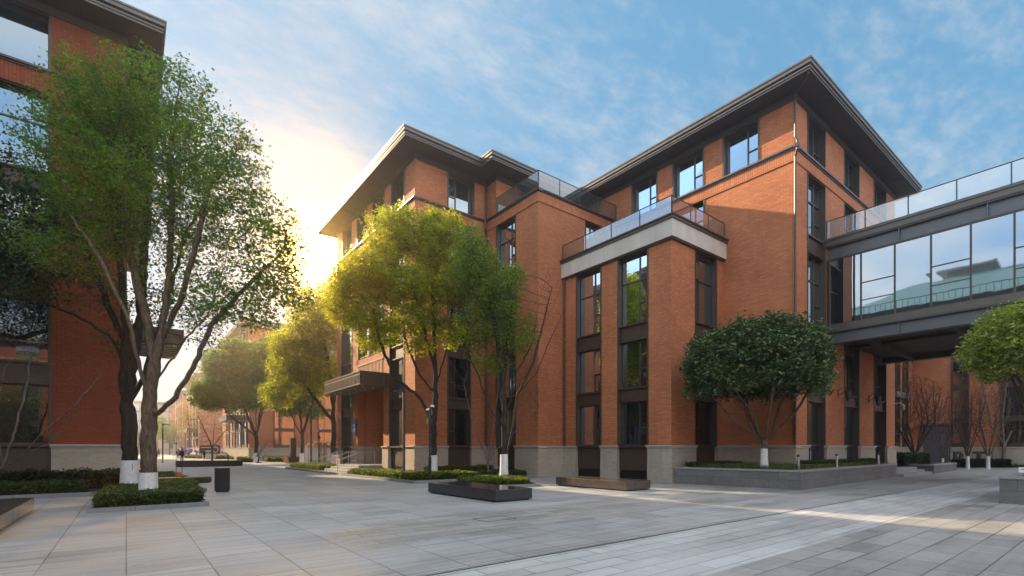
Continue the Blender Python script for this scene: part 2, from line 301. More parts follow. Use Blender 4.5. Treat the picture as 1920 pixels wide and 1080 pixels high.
# ---------------------------------------------------------------- facade builder
class Face:
    """ax: axis of the normal ('X' or 'Y'), pl: plane coordinate, s: sign of the outward normal; u runs along the other axis"""
    def __init__(s, ax, pl, sg): s.ax, s.pl, s.s = ax, pl, sg
    def box(s, b, u0, u1, z0, z1, o0, o1, m=0):
        p0, p1 = s.pl+s.s*o0, s.pl+s.s*o1
        if s.ax == 'X': b.box(p0, u0, z0, p1, u1, z1, m)
        else: b.box(u0, p0, z0, u1, p1, z1, m)
    def pt(s, u, z, o):
        p = s.pl+s.s*o; return (p, u, z) if s.ax == 'X' else (u, p, z)
DEP = .5
def window(bld, F, u0, u1, z0, z1, o=-.32, style='std', glass='glass', flip=False, sash=None, name='window'):
    if z1 < 8.2: glass = 'glass_dark'
    b = MB(); fw = .055; F.box(b, u0, u0+fw, z0, z1, o-.06, o+.05); F.box(b, u1-fw, u1, z0, z1, o-.06, o+.05)
    F.box(b, u0+fw, u1-fw, z0, z0+fw, o-.06, o+.05); F.box(b, u0+fw, u1-fw, z1-fw, z1, o-.06, o+.05)
    W_ = u1-u0; H = z1-z0; panes = []
    um = u0+W_*(.36 if not flip else .64); lo = (u0+fw, um-.03); hi = (um+.03, u1-fw); nar, wid = (lo, hi) if not flip else (hi, lo)
    if style == 'plain': panes = [(u0+fw, u1-fw, z0+fw, z1-fw)]
    else:
        F.box(b, um-.03, um+.03, z0+fw, z1-fw, o-.05, o+.055)
        if style == 'tall':
            zt = z0+H*.64; zn = z0+H*.30
            for a, c in (nar, wid): F.box(b, a, c, zt-.03, zt+.03, o-.05, o+.05); panes.append((a, c, zt+.03, z1-fw))
            F.box(b, nar[0], nar[1], zn-.03, zn+.03, o-.05, o+.05); panes += [(*nar, z0+fw, zn-.03), (*nar, zn+.03, zt-.03), (*wid, z0+fw, zt-.03)]
        else:
            zn = z0+H*.40; F.box(b, nar[0], nar[1], zn-.03, zn+.03, o-.05, o+.05)
            panes = [(*nar, z0+fw, zn-.03), (*nar, zn+.03, z1-fw), (*wid, z0+fw, z1-fw)]
    w_ = b.obj(name, 'metal', bld)
    g = MB()
    for k, (a, c, e, f) in enumerate(panes):
        j = random.uniform(-.004, .004); i = random.uniform(-.004, .004)
        if sash == k: j, i = .16, 0
        q = [F.pt(a, e, o+max(j, -.0) if sash == k else o+j), F.pt(c, e, o+(j if sash == k else -j)), F.pt(c, f, o+i), F.pt(a, f, o-i)]
        g.add(q, [(0, 1, 2, 3)])
    g.obj('pane', glass, w_)
    return w_
def bay(bld, F, u0, u1, levels, ztop, zbot=1.9, surround=True, flipw=False, glass='glass', sash={}, base='panel', door=False):
    """levels: list of (z0,z1,style) openings; between them spandrel panels"""
    b = MB(); jw = .09
    F.box(b, u0, u0+jw, zbot, ztop, -DEP, .03); F.box(b, u1-jw, u1, zbot, ztop, -DEP, .03)
    F.box(b, u0+jw, u1-jw, ztop-.05, ztop, -DEP, -.02); ztop -= .05
    b.obj('window_surround', 'metal', bld)
    zs = zbot
    for k, (a, c, st) in enumerate(levels):
        if a > zs+.02:
            s = MB(); F.box(s, u0+jw, u1-jw, zs, a-.07, -.42, -.16); F.box(s, u0+jw, u1-jw, a-.07, a, -.42, -.04)
            if zs > zbot+.1: F.box(s, u0+jw, u1-jw, zs-.0, zs+.07, -.16, -.06)
            s.obj('spandrel_panel', 'panel', bld)
        c = min(c, ztop-.002); window(bld, F, u0+jw, u1-jw, a, c, style=st, glass=glass, flip=flipw, sash=sash.get(k))
        zs = c
    if ztop > zs+.02:
        s = MB(); F.box(s, u0+jw, u1-jw, zs, ztop, -.42, -.2); s.obj('spandrel_panel', 'panel', bld)
    if base == 'panel':
        s = MB(); F.box(s, u0, u1, .55, 1.80, -DEP, -.12); F.box(s, u0, u1, 1.80, 1.9, -DEP, .05); s.obj('base_panel', 'panel', bld)
        s = MB(); F.box(s, u0, u1, 0, .52, -DEP, -.22)
        for i in range(5): F.box(s, u0, u1, .06+i*.09, .10+i*.09, -.22, -.12)
        s.obj('louvre', 'louvre', bld)
def piers(wb, sb, F, spans, z0, z1, first_corner=False, skip0=0.0, stone=True, ext_last=0.0):
    for i, (a, c) in enumerate(spans):
        aa = a+(skip0 if i == 0 else 0)
        F.box(wb, aa, c, z0, z1, -DEP, 0)
        if stone:
            e0 = -.10 if (i == 0 and first_corner) else (skip0 if (i == 0 and skip0) else -.02)
            e1 = .02; sb.new()
            F.box(sb, a+e0, c+e1, 0, 1.0, -DEP, .10); F.box(sb, a+e0, c+e1, 1.0, 1.02, -DEP, .075); F.box(sb, a+e0, c+e1, 1.02, 1.76, -DEP, .085)
            ee = e0-.05 if e0 <= 0 else e0
            F.box(sb, a+ee, c+e1+.04, 1.76, 1.83, -DEP, .12, 1); F.box(sb, a+ee, c+e1+.04, 1.83, 1.9, -DEP, .17, 1)
def offset_poly(poly, d):
    n = len(poly); o = []
    for i in range(n):
        p0, p, p1 = Vector(poly[i-1]), Vector(poly[i]), Vector(poly[(i+1) % n])
        e0 = (p-p0).normalized(); e1 = (p1-p).normalized(); n0 = Vector((e0.y, -e0.x)); n1 = Vector((e1.y, -e1.x))
        k = (n0+n1); k = k/ (1+n0.dot(n1)); o.append(tuple(p+k*d))
    return o
def roof(bld, poly, zs, over, name='roof'):
    """poly: wall outline counter-clockwise, zs: soffit height"""
    n = len(poly)
    b = MB(); prof = [(over, zs), (over, zs+.10), (over+.05, zs+.10), (over+.05, zs+.16), (over-.04, zs+.17), (over-.04, zs+.24), (over+.09, zs+.27), (over+.09, zs+.42), (over+.13, zs+.44), (over+.13, zs+.52)]
    rings = [[(*p, z) for p in offset_poly(poly, d)] for d, z in prof]
    vs = [v for r in rings for v in r]
    fs = [(i*n+k, i*n+(k+1) % n, (i+1)*n+(k+1) % n, (i+1)*n+k) for i in range(len(prof)-1) for k in range(n)]
    b.add(vs, fs)
    top = offset_poly(poly, -2.2); b.add([(*p, zs+.52) for p in offset_poly(poly, over+.13)]+[(*p, zs+1.25) for p in top], [(k, (k+1) % n, n+(k+1) % n, n+k) for k in range(n)]+[tuple(range(n, 2*n))])
    r = b.obj(name, 'fascia', bld)
    s = MB(); inn = offset_poly(poly, -.1); ou = offset_poly(poly, over-.002)
    s.add([(*p, zs+.004) for p in inn]+[(*p, zs+.004) for p in ou], [(n+k, n+(k+1) % n, (k+1) % n, k) for k in range(n)])
    for t in range(n):          # seams between the soffit panels
        a, c = Vector(poly[t]), Vector(poly[(t+1) % n]); L = (c-a).length; e = (c-a).normalized(); nn = Vector((e.y, -e.x))
        for q in range(1, int(L/2.4)+1):
            p = a+e*(q*2.4-.6); p2 = p+nn*(over-.05)
            if abs(e.x) > .5: s.box(p.x-.012, p.y, zs-.012, p.x+.012, p2.y, zs+.003)
            else: s.box(p.x, p.y-.012, zs-.012, p2.x, p.y+.012, zs+.003)
    s.obj('soffit', 'soffit', r)
    f = MB(); a = offset_poly(poly, .0); c = offset_poly(poly, .06)
    f.add([(*p, zs-.34) for p in c]+[(*p, zs) for p in c]+[(*p, zs-.34) for p in offset_poly(poly, -.3)], [(k, (k+1) % n, n+(k+1) % n, n+k) for k in range(n)]+[(2*n+k, 2*n+(k+1) % n, (k+1) % n, k) for k in range(n)])
    f.obj('frieze', 'metal', bld); return r
def ledge(b, F, u0, u1, z, m=0): F.box(b, u0, u1, z, z+.07, -.2, .10, m); F.box(b, u0, u1, z+.07, z+.16, -.2, .17, m)
def pipe(bld, x, y, z0, z1, bends=True):
    b = MB(); b.tube([(x, y, z0), (x, y, z1)], .055, 8)
    z = z0+1
    while z < z1: b.tube([(x, y, z), (x, y, z+.06)], .075, 8); z += 2.4
    b.obj('drainpipe', 'metal', bld, smooth=False)
def railing(bld, pts, z0, z1, posts=1.7, name='glass_railing', glass='rail_glass'):
    b = MB(); g = MB()
    for (x0, y0), (x1, y1) in zip(pts, pts[1:]):
        a, c = Vector((x0, y0, 0)), Vector((x1, y1, 0)); L = (c-a).length; k = max(1, round(L/posts)); e = (c-a)/k
        b.tube([(x0, y0, z1), (x1, y1, z1)], .025, 6); b.tube([(x0, y0, z0+.04), (x1, y1, z0+.04)], .03, 4)
        for i in range(k+1): p = a+e*i; b.box(p.x-.02, p.y-.02, z0, p.x+.02, p.y+.02, z1)
        for i in range(k):
            p, q = a+e*(i+.02), a+e*(i+.98); g.add([(p.x, p.y, z0+.08), (q.x, q.y, z0+.08), (q.x, q.y, z1-.03), (p.x, p.y, z1-.03)], [(0, 1, 2, 3)])
    r = b.obj(name, 'metal', bld); g.obj('pane', glass, r); return r
def solid_core(wb, x0, y0, x1, y1, z1, m=0): wb.box(x0, y0, 0, x1, y1, z1, m)
# ---------------------------------------------------------------- right building
RB = thing('brick_building', 'tall red brick building with a wide dark eave, joined by the glass bridge', 'building', (26.2, 10.72, 0))
XR, YR, XE, YE = 26.2, 10.72, 42.3, 34.0
wb = MB(); sb = Multi(); lb = MB()
FX = Face('X', XR, -1); FY = Face('Y', YR, -1)
TOPW = [(12.42, 14.47), (15.58, 17.69), (18.75, 20.77)]
# -X face of the main block: solid up to the ledge except the openings above the annex
FX.box(wb, YR, 15.54, 1.9, 16.05, -DEP, 0); FX.box(wb, 17.65, 18.72, 13.2, 16.05, -DEP, 0); FX.box(wb, 20.8, YE, 13.2, 16.05, -DEP, 0); FX.box(wb, 15.54, 17.65, 1.9, 13.0, -DEP, 0)
FX.box(sb, YR-.10, 14.4, 0, 1.0, -DEP, .10); FX.box(sb, YR-.10, 14.4, 1.02, 1.76, -DEP, .085); FX.box(sb, YR-.15, 14.4, 1.76, 1.83, -DEP, .12, 1); FX.box(sb, YR-.15, 14.4, 1.83, 1.9, -DEP, .17, 1); sb.new()
FX.box(wb, YR-.05, YE, 16.05, 16.62, -DEP, .05, 1); ledge(lb, FX, YR-.17, YE, 16.62)
for a, c in ((YR, 12.42), (14.47, 15.58), (17.69, 18.75), (20.77, YE)): FX.box(wb, a, c, 16.78, 19.08, -DEP, 0)
for a, c in TOPW: bay(RB, FX, a, c, [(16.86, 19.0, 'std')], 19.08, zbot=16.78, base=None)
for a, c in ((15.54, 17.65), (18.72, 20.8)): bay(RB, FX, a, c, [(13.35, 15.95, 'tall')], 16.05, zbot=13.2, base=None)
# -Y face
CY = [(27.7, 30.1), (32.8, 35.3), (37.9, 40.4)]
PY = [(26.2, 27.7), (30.1, 32.8), (35.3, 37.9), (40.4, XE)]
piers(wb, sb, FY, PY, 1.9, 16.05, skip0=DEP)
FY.box(wb, XR+DEP, XE, 16.05, 16.62, -DEP, .05, 1); ledge(lb, FY, XR+.2, XE+.1, 16.62)
for i, (a, c) in enumerate(PY): FY.box(wb, a+(DEP if i == 0 else 0), c, 16.78, 19.08, -DEP, 0)
for i, (a, c) in enumerate(CY):
    bay(RB, FY, a, c, [(1.9, 4.2, 'plain'), (4.9, 7.35, 'std'), (8.35, 12.0, 'tall'), (12.95, 15.97, 'tall')], 16.05, base=None, flipw=True, glass='glass')
    bay(RB, FY, a, c, [(16.86, 19.0, 'std')], 19.08, zbot=16.78, base=None, flipw=True)
    d = MB(); FY.box(d, a+.02, a+.1, .0, 1.9, -DEP, -.05); FY.box(d, c-.1, c-.02, 0, 1.9, -DEP, -.05); FY.box(d, (a+c)/2-.04, (a+c)/2+.04, 0, 1.9, -.4, -.28)
    FY.box(d, a+.1, c-.1, 0, .14, -.4, -.28); FY.box(d, a+.1, c-.1, .14, 1.9, -.4, -.36, 1); FY.box(d, a+.1, c-.1, 1.86, 1.9, -.4, -.2)
    dd = d.obj('door', ['metal', 'glass'], RB)
    h = MB(); h.tube([FY.pt((a+c)/2-.12, .9, -.24), FY.pt((a+c)/2-.12, 1.6, -.24)], .018, 6); h.obj('handle', 'chrome', dd)
solid_core(wb, XR+.55, YR+.55, XE, YE, 19.3)
wb.obj('wall', ['brick', 'soldier'], RB); sb.obj('stone_base', ['stone', 'cap'], RB); lb.obj('ledge', 'fascia', RB)
roof(RB, [(XR, YR), (XE, YR), (XE, YE), (XR, YE)], 19.42, 1.12)
b = MB(); b.tube([(26.12, 10.64, 1.9), (26.12, 10.64, 16.2)], .06, 8); b.tube([(26.12, 10.64, 16.2), (25.98, 10.5, 16.45), (25.98, 10.5, 16.9), (26.12, 10.64, 17.15), (26.12, 10.64, 19.3), (25.6, 10.0, 19.36), (25.2, 9.7, 19.38)], .06, 8)
b.box(25.9, 10.42, 16.55, 26.06, 10.58, 16.75); b.obj('drainpipe', 'metal', RB)
# annex (three storeys, stone band and terrace)
X1, Y1, Y2 = 21.3, 14.44, 22.1
wb = MB(); sb = Multi(); F1 = Face('X', X1, -1); F2 = Face('Y', Y1, -1)
piers(wb, sb, F1, [(Y1, 15.79), (17.83, 18.99), (21.01, Y2)], 1.9, 12.12, first_corner=True)
for a, c, sa in ((15.79, 17.83, {}), (18.99, 21.01, {1: 1})):
    bay(RB, F1, a, c, [(1.9, 4.25, 'std'), (5.0, 7.5, 'std'), (8.4, 12.0, 'tall')], 12.12, sash=sa)
piers(wb, sb, F2, [(X1, 23.38), (25.53, XR)], 1.9, 12.12, skip0=DEP)
bay(RB, F2, 23.38, 25.53, [(1.9, 4.25, 'std'), (5.0, 7.5, 'std'), (8.4, 12.0, 'tall')], 12.12, sash={2: 0})
solid_core(wb, X1+.55, Y1+.55, XR, Y2, 12.1)
wb.obj('wall', 'brick', RB); sb.obj('stone_base', ['stone', 'cap'], RB)
b = MB(); b.box(X1-.12, Y1-.12, 12.12, XR-.002, Y2-.003, 12.2, 1); b.box(X1-.20, Y1-.20, 12.2, XR-.002, Y2+.0, 13.06); b.obj('stone_band', ['band', 'metal'], RB)
b = MB(); b.box(X1-.27, Y1-.27, 13.06, XR-.002, Y2+.0, 13.2); b.box(X1-.33, Y1-.33, 13.2, XR-.002, Y2+.0, 13.27); b.obj('terrace_edge', 'metal', RB)
railing(RB, [(X1-.1, Y2-.05), (X1-.1, Y1-.1), (XR-.05, Y1-.1)], 13.27, 14.22, 1.95)
pipe(RB, X1-.09, Y2-.18, 1.9, 12.1)
# wall lanterns and camera
def lantern(x, z):
    t = thing('wall_lantern', 'black wall lantern '+('between the first and second doorways under the bridge' if x < 35 else 'between the second and third doorways under the bridge'), 'lantern', (x, YR, z), 'black lanterns on the right building')
    b = MB(); b.box(x-.05, YR-.03, z-.25, x+.05, YR, z+.2); b.tube([(x, YR-.02, z-.1), (x, YR-.25, z+.05), (x, YR-.42, z+.28), (x, YR-.5, z+.2)], .018, 6); b.tube([(x, YR-.02, z+.15), (x, YR-.2, z+.32), (x, YR-.45, z+.3)], .014, 6); b.obj('bracket', 'black', t)
    c = (x, YR-.5); b = MB(); b.tube([(*c, z+.22), (*c, z+.16), (*c, z+.1)], [.02, .09, .2], 6); b.tube([(*c, z-.36), (*c, z-.42), (*c, z-.48)], [.1, .06, .01], 6)
    for k in range(6):
        a = k*math.pi/3; b.tube([(c[0]+.16*math.cos(a), c[1]+.16*math.sin(a), z+.1), (c[0]+.1*math.cos(a), c[1]+.1*math.sin(a), z-.36)], .012, 4)
    b.obj('cage', 'black', t); b = MB(); b.tube([(*c, z+.1), (*c, z-.36)], [.14, .085], 6); b.obj('lamp_glass', 'black', t)
lantern(31.9, 4.85); lantern(37.0, 4.85)
# ---------------------------------------------------------------- middle building
MBD = thing('brick_building', 'middle red brick building with an entrance canopy, behind the trees on the plaza', 'building', (13.92, 27.46, 0))
XM, YM, X2, YM2 = 13.92, 27.46, 19.25, 26.32; ML = 41.56
wb = MB(); sb = Multi(); lb = MB(); F3 = Face('X', XM, -1); F4 = Face('Y', YM, -1); F5 = Face('X', X2, -1); F6 = Face('Y', Y2, -1); F7 = Face('Y', YM2, -1)
piers(wb, sb, F3, [(YM, 28.91), (31.22, 32.17), (36.95, 38.03), (40.55, ML)], 1.9, 16.4, first_corner=True)
F3.box(wb, YM-.05, ML, 16.4, 16.98, -DEP, .05, 1); ledge(lb, F3, YM-.17, ML, 16.98)
tw = [(28.91, 30.9), (32.0, 34.0), (35.1, 37.1), (38.2, 40.3)]; e = YM
for a, c in tw: F3.box(wb, e, a, 17.14, 19.45, -DEP, 0); e = c; bay(MBD, F3, a, c, [(17.25, 19.35, 'std')], 19.45, zbot=17.14, base=None)
F3.box(wb, e, ML, 17.14, 19.45, -DEP, 0)
LV = [(1.9, 4.3, 'std'), (5.0, 7.6, 'std'), (8.5, 12.1, 'tall'), (13.2, 16.3, 'tall')]
bay(MBD, F3, 28.91, 31.22, LV, 16.4); bay(MBD, F3, 38.03, 40.55, LV, 16.4)
for a, c in ((32.25, 34.5), (34.62, 36.87)): bay(MBD, F3, a, c, [(8.6, 12.1, 'tall'), (13.2, 16.3, 'tall')], 16.4, zbot=8.45, base=None)
F3.box(wb, 32.17, 36.95, 8.0, 8.45, -DEP, -.02)
F3.box(wb, 34.5, 34.62, 8.45, 16.4, -DEP, -.1)
b = MB()
for i in range(19): F3.box(b, 32.3+i*.25, 32.42+i*.25, 6.8, 8.0, -.25, .03)
F3.box(b, 32.17, 36.95, 7.92, 8.0, -.3, .06); b.obj('slat_screen', 'copper', MBD)
F3.box(wb, 32.17, 36.95, 6.6, 8.0, -DEP, -.26)
# recessed porch
pb = MB(); F3.box(pb, 36.45, 36.95, 1.9, 6.6, -3.0, -DEP); F3.box(pb, 32.17, 32.6, 1.9, 6.6, -3.0, -DEP); F3.box(pb, 32.6, 36.45, 4.2, 6.6, -3.0, -2.6); pb.obj('porch_wall', 'brick', MBD)
pb = MB(); F3.box(pb, 36.4, 36.95, .5, 1.9, -3.0, -DEP); pb.obj('porch_base', 'stone', MBD); pb = MB(); F3.box(pb, 32.17, 32.65, .5, 1.9, -3.0, -DEP); pb.obj('porch_base', 'stone', MBD)
d = MB(); F3.box(d, 32.7, 36.35, .6, 4.2, -2.9, -2.75, 1)
for u in (32.65, 33.55, 34.5, 35.45, 36.35): F3.box(d, u-.04, u+.04, .6, 4.2, -2.75, -2.65)
F3.box(d, 32.6, 36.4, 3.1, 3.2, -2.75, -2.66); dd = d.obj('door', ['metal', 'glass'], MBD)
h = MB(); h.tube([F3.pt(34.4, 1.4, -2.6), F3.pt(34.4, 2.3, -2.6)], .02, 6); h.tube([F3.pt(34.6, 1.4, -2.6), F3.pt(34.6, 2.3, -2.6)], .02, 6); h.obj('handle', 'chrome', dd)
# canopy
b = MB(); cy0, cy1, cx0 = 31.28, 38.5, 11.94
b.box(cx0, cy0, 6.55, XM-.04, cy1, 6.72); b.box(cx0+.08, cy0+.08, 5.98, XM-.04, cy1-.08, 6.55); b.box(cx0-.05, cy0-.05, 6.72, XM-.04, cy1+.05, 6.80); b.box(cx0-.03, cy0-.03, 5.9, XM-.05, cy1+.03, 5.98)
k = cy0+.1
while k < cy1-.1: b.box(cx0-.005, k, 6.0, cx0+.08, k+.10, 6.54); k += .25
k = cx0+.15
while k < XM-.15: b.box(k, cy0-.005, 6.0, k+.10, cy0+.08, 6.54); k += .25
cn = b.obj('canopy', 'fascia', MBD)
b = MB()
for u in (32.4, 33.9, 35.4, 36.9):
    for v in (12.6, 13.3): b.tube([(v, u, 5.9), (v, u, 5.87)], .07, 10)
b.obj('downlight', 'white', cn)
# -Y faces
piers(wb, sb, F4, [(XM, 16.19), (18.0, X2+.4)], 1.9, 16.4, skip0=DEP); bay(MBD, F4, 16.19, 18.0, LV, 16.4, flipw=False)
F4.box(wb, XM+DEP, X2, 16.4, 16.98, -DEP, .05, 1); ledge(lb, F4, XM+.2, X2, 16.98)
F4.box(wb, XM+DEP, 16.19, 17.14, 19.45, -DEP, 0); F4.box(wb, 18.28, X2+.2, 17.14, 19.45, -DEP, 0); bay(MBD, F4, 16.19, 18.28, [(17.25, 19.35, 'std')], 19.45, zbot=17.14, base=None)
piers(wb, sb, F5, [(Y2, 24.24), (26.34, YM)], 1.9, 16.4, first_corner=True); bay(MBD, F5, 24.24, 26.34, LV, 16.4, sash={3: 2})
F5.box(wb, Y2-.05, YM-.06, 16.4, 16.98, -DEP, .05, 1); ledge(lb, F5, Y2-.17, YM-.18, 16.98)
F5.box(wb, YM2, YM-.01, 17.14, 19.45, -DEP, 0)
piers(wb, sb, F6, [(X2, 23.2), (25.4, XR-.01)], 1.9, 16.4, skip0=DEP); bay(MBD, F6, 23.2, 25.4, LV, 16.4)
F6.box(wb, X2+DEP, XR-.01, 16.4, 16.98, -DEP, .05, 1); ledge(lb, F6, X2+.2, XR-.01, 16.98)
F7.box(wb, X2+DEP, 21.4, 17.14, 19.45, -DEP, 0); F7.box(wb, 23.4, XR-.01, 17.14, 19.45, -DEP, 0); bay(MBD, F7, 21.4, 23.4, [(17.25, 19.35, 'std')], 19.45, zbot=17.14, base=None)
wb.box(XM+.55, YM+.55, 0, XR-.02, 32.1, 19.5); wb.box(XM+3.1, 32.1, 0, XR-.02, 37.0, 19.5); wb.box(XM+.55, 37.0, 0, XR-.02, ML, 19.5); wb.box(XM+.55, 32.1, 6.65, XM+3.1, 37.0, 19.5)
wb.box(X2+.55, Y2+.55, 0, XR-.02, YM+.5, 16.95); wb.box(X2+.55, YM2+.55, 16.95, XR-.02, YM+.5, 19.5)
wb.obj('wall', ['brick', 'soldier'], MBD); sb.obj('stone_base', ['stone', 'cap'], MBD); lb.obj('ledge', 'metal', MBD)
roof(MBD, [(XM, YM), (X2, YM), (X2, YM2), (XR-1.4, YM2), (XR-1.4, ML), (XM, ML)], 19.8, 1.28)
railing(MBD, [(X2-.05, YM2-.05), (X2-.05, Y2-.05), (XR-.06, Y2-.05)], 17.14, 18.2, 1.7, glass='rail_glass2')
b = MB(); b.tube([(X2-.14, YM-.14, 1.9), (X2-.14, YM-.14, 16.2), (X2-.3, YM-.3, 16.5), (X2-.3, YM-.3, 17.2), (X2-.14, YM-.14, 17.5), (X2-.14, YM-.14, 19.5)], .06, 8); b.box(X2-.3, YM-.3, 15.4, X2-.05, YM-.05, 15.75); b.obj('drainpipe', 'metal', MBD)
# entrance steps with handrails
st = thing('entrance_steps', 'grey stone steps with steel handrails in front of the canopy entrance', 'steps', (12, 33, 0))
b = MB()
for i in range(4): b.box(10.95+i*.42, 31.9+i*.12, i*.15, XM-.12, 36.9-i*.1, (i+1)*.15-.002 if i < 3 else .6)
b.box(XM-.12, 32.2, 0, XM+2.9, 36.4, .598); b.obj('step', 'planter_top', st, bevel=.01)
for y in (32.2, 34.4, 36.7):
    b = MB(); b.tube([(10.8, y, .0), (10.8, y, .95), (12.3, y, 1.5), (13.3, y, 1.5), (13.3, y, .6)], .022, 6); b.tube([(12.3, y, .5), (12.3, y, 1.5)], .02, 6); b.tube([(10.8, y, .55), (12.3, y, 1.1), (13.3, y, 1.1)], .012, 5); b.obj('handrail', 'chrome', st)
# blue sign on the pier
t = thing('wall_sign', 'small blue sign with white lettering on the brick pier beside the entrance', 'sign', (XM, 37.3, 3))
b = MB(); b.box(XM-.12, 37.1, 2.85, XM-.02, 37.75, 4.0); b.obj('panel', 'blue', t, bevel=.02)
b = MB(); b.box(XM-.126, 37.2, 3.42, XM-.121, 37.65, 3.60); b.box(XM-.126, 37.2, 3.22, XM-.121, 37.55, 3.27); b.box(XM-.126, 37.2, 3.10, XM-.121, 37.6, 3.14); b.obj('lettering', 'white', t)
# ---------------------------------------------------------------- left building
LB = thing('brick_building', 'deep red brick building behind the two white-based trees, its eave at the top corner', 'building', (0, 27.35, 0))
wb = MB(); sb = Multi(); lb = MB(); FL = Face('Y', 27.35, -1); FR = Face('X', 0.0, 1); YL = 27.35
pl = [(-2.38, 0.0), (-6.9, -5.9), (-11.4, -10.4), (-16.0, -14.9), (-20, -19.4)]
bl = [(-5.9, -2.38), (-10.4, -6.9), (-14.9, -11.4), (-19.4, -16.0)]
for a, c in pl:
    FL.box(wb, a, c, 1.9, 16.1, -DEP, 0); FL.box(wb, a, c, 17.1, 19.3, -DEP, 0)
    sb.new(); e = .1 if c == 0 else .02; FL.box(sb, a-.02, c+e, 0, .62, -DEP, .10); FL.box(sb, a-.02, c+e, .64, 1.76, -DEP, .085); FL.box(sb, a-.06, c+e+.04, 1.76, 1.83, -DEP, .12, 1); FL.box(sb, a-.06, c+e+.04, 1.83, 1.9, -DEP, .17, 1)
FL.box(wb, -20, .05, 16.1, 16.85, -DEP, .05, 1); ledge(lb, FL, -20, .1, 16.85)
LL = [(1.9, 4.3, 'std'), (5.2, 7.7, 'std'), (8.6, 12.1, 'tall'), (12.9, 16.0, 'tall')]
for a, c in bl: bay(LB, FL, a, c, LL, 16.1, glass='glass_blue'); bay(LB, FL, a, c, [(17.1, 19.2, 'std')], 19.3, zbot=17.01, base=None, glass='glass_blue')
wb.box(-20, YL+.55, 0, -.55, 62, 19.4)
e = YL+.5
for a, c in ((29.5, 31.6), (33.0, 35.2), (36.6, 38.8), (44, 46.2), (48, 50.2), (52, 54.2), (56, 58.2)):
    FR.box(wb, e, a, 1.9, 16.1, -DEP, 0); sb.new(); FR.box(sb, e, a, 0, 1.9, -DEP, .1); FR.box(wb, e, a, 17.0, 19.3, -DEP, 0); e = c
    bay(LB, FR, a, c, LL, 16.1); bay(LB, FR, a, c, [(17.1, 19.2, 'std')], 19.3, zbot=17.01, base=None)
FR.box(wb, e, 62, 0, 16.1, -DEP, 0); FR.box(wb, e, 62, 17, 19.3, -DEP, 0); FR.box(wb, YL, 62, 16.1, 17.0, -DEP, .04)
b = MB(); b.box(0, 31.8, 7.3, 2.4, 36.8, 7.42); b.box(0, 31.8, 7.42, 2.45, 36.8, 8.1)
for i in range(8): b.box(.1, 32.0+i*.62, 7.2, 2.35, 32.3+i*.62, 7.3, 1)
b.obj('canopy', ['metal', 'steel'], LB)
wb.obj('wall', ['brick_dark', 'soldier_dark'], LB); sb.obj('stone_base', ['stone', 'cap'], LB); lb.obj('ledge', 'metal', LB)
roof(LB, [(-20, YL), (0, YL), (0, 62), (-20, 62)], 19.65, 1.25)
t = thing('security_camera', 'small dome security camera on the brick pier behind the left trees', 'camera', (-.25, YL-.3, 6.2))
b = MB(); b.tube([(-.25, YL, 6.45), (-.25, YL-.3, 6.45), (-.25, YL-.3, 6.3)], .02, 6); b.obj('arm', 'black', t)
b = MB(); b.tube([(-.25, YL-.3, 6.32), (-.25, YL-.3, 6.2), (-.25, YL-.3, 6.12)], [.10, .10, .03], 10); b.obj('dome', 'black', t)
t = thing('security_camera', 'pale dome camera on an arm at the right building corner, past the third doorway', 'camera', (41.9, YR-.5, 4.6))
b = MB(); b.tube([(41.6, YR, 4.8), (41.6, YR-.5, 4.85), (41.6, YR-.6, 4.7)], .03, 6); b.obj('arm', 'white', t)
b = MB(); b.tube([(41.6, YR-.6, 4.75), (41.6, YR-.6, 4.6), (41.6, YR-.6, 4.4), (41.6, YR-.6, 4.32)], [.09, .14, .12, .04], 12); b.obj('dome', 'planter_top', t, smooth=True)
# ---------------------------------------------------------------- bridge
BG = thing('glass_bridge', 'enclosed steel and glass footbridge crossing from the right building', 'bridge', (30.2, YR, 7.4))
XB, XB2, YB0, YB1 = 30.2, 40.4, -9.0, YR-.02
b = MB()
for x0, x1, s in ((XB, XB+.5, 1), (XB2-.5, XB2, -1)):
    for z0, z1 in ((7.42, 8.08), (12.0, 12.72)):
        b.box(x0+.18, YB0, z0+.05, x0+.30, YB1, z1-.05); b.box(x0, YB0, z0, x1, YB1, z0+.05); b.box(x0, YB0, z1-.05, x1, YB1, z1)
        y = YB1-3.2
        while y > YB0: b.box(x0+.02, y-.02, z0+.05, x0+.18, y+.02, z1-.05); y -= 3.2
b.obj('steel_beam', 'steel', BG)
b = MB(); b.box(XB-.03, YB0, 8.085, XB2+.03, YB1, 8.42); b.obj('floor_edge', 'fascia', BG)
b = MB(); b.box(XB-.06, YB0, 12.73, XB2+.06, YB1, 13.02); b.box(XB-.12, YB0, 13.02, XB2+.12, YB1, 13.12); b.obj('roof_edge', 'fascia', BG)
b = MB(); b.box(XB+.5, YB0, 7.75, XB2-.5, YB1, 7.80)
for k in range(5): y = YB1-1.5-k*3.6; b.box(XB+.5, y-.1, 7.45, XB2-.5, y+.1, 7.75)
b.box(XB+3.3, YB0, 7.6, XB+3.5, YB1, 7.751); b.obj('underside', 'soffit', BG)
b = MB(); b.box(XB+.35, YB1-.06, 1, XB2-.4, YB1, 1.01); 
ms = [YB1-.12, 9.11, 7.67, 6.26, 4.85, 3.45, 2.05, .65, -.75, -2.15, -3.55, -4.95, -6.4, -8.9]
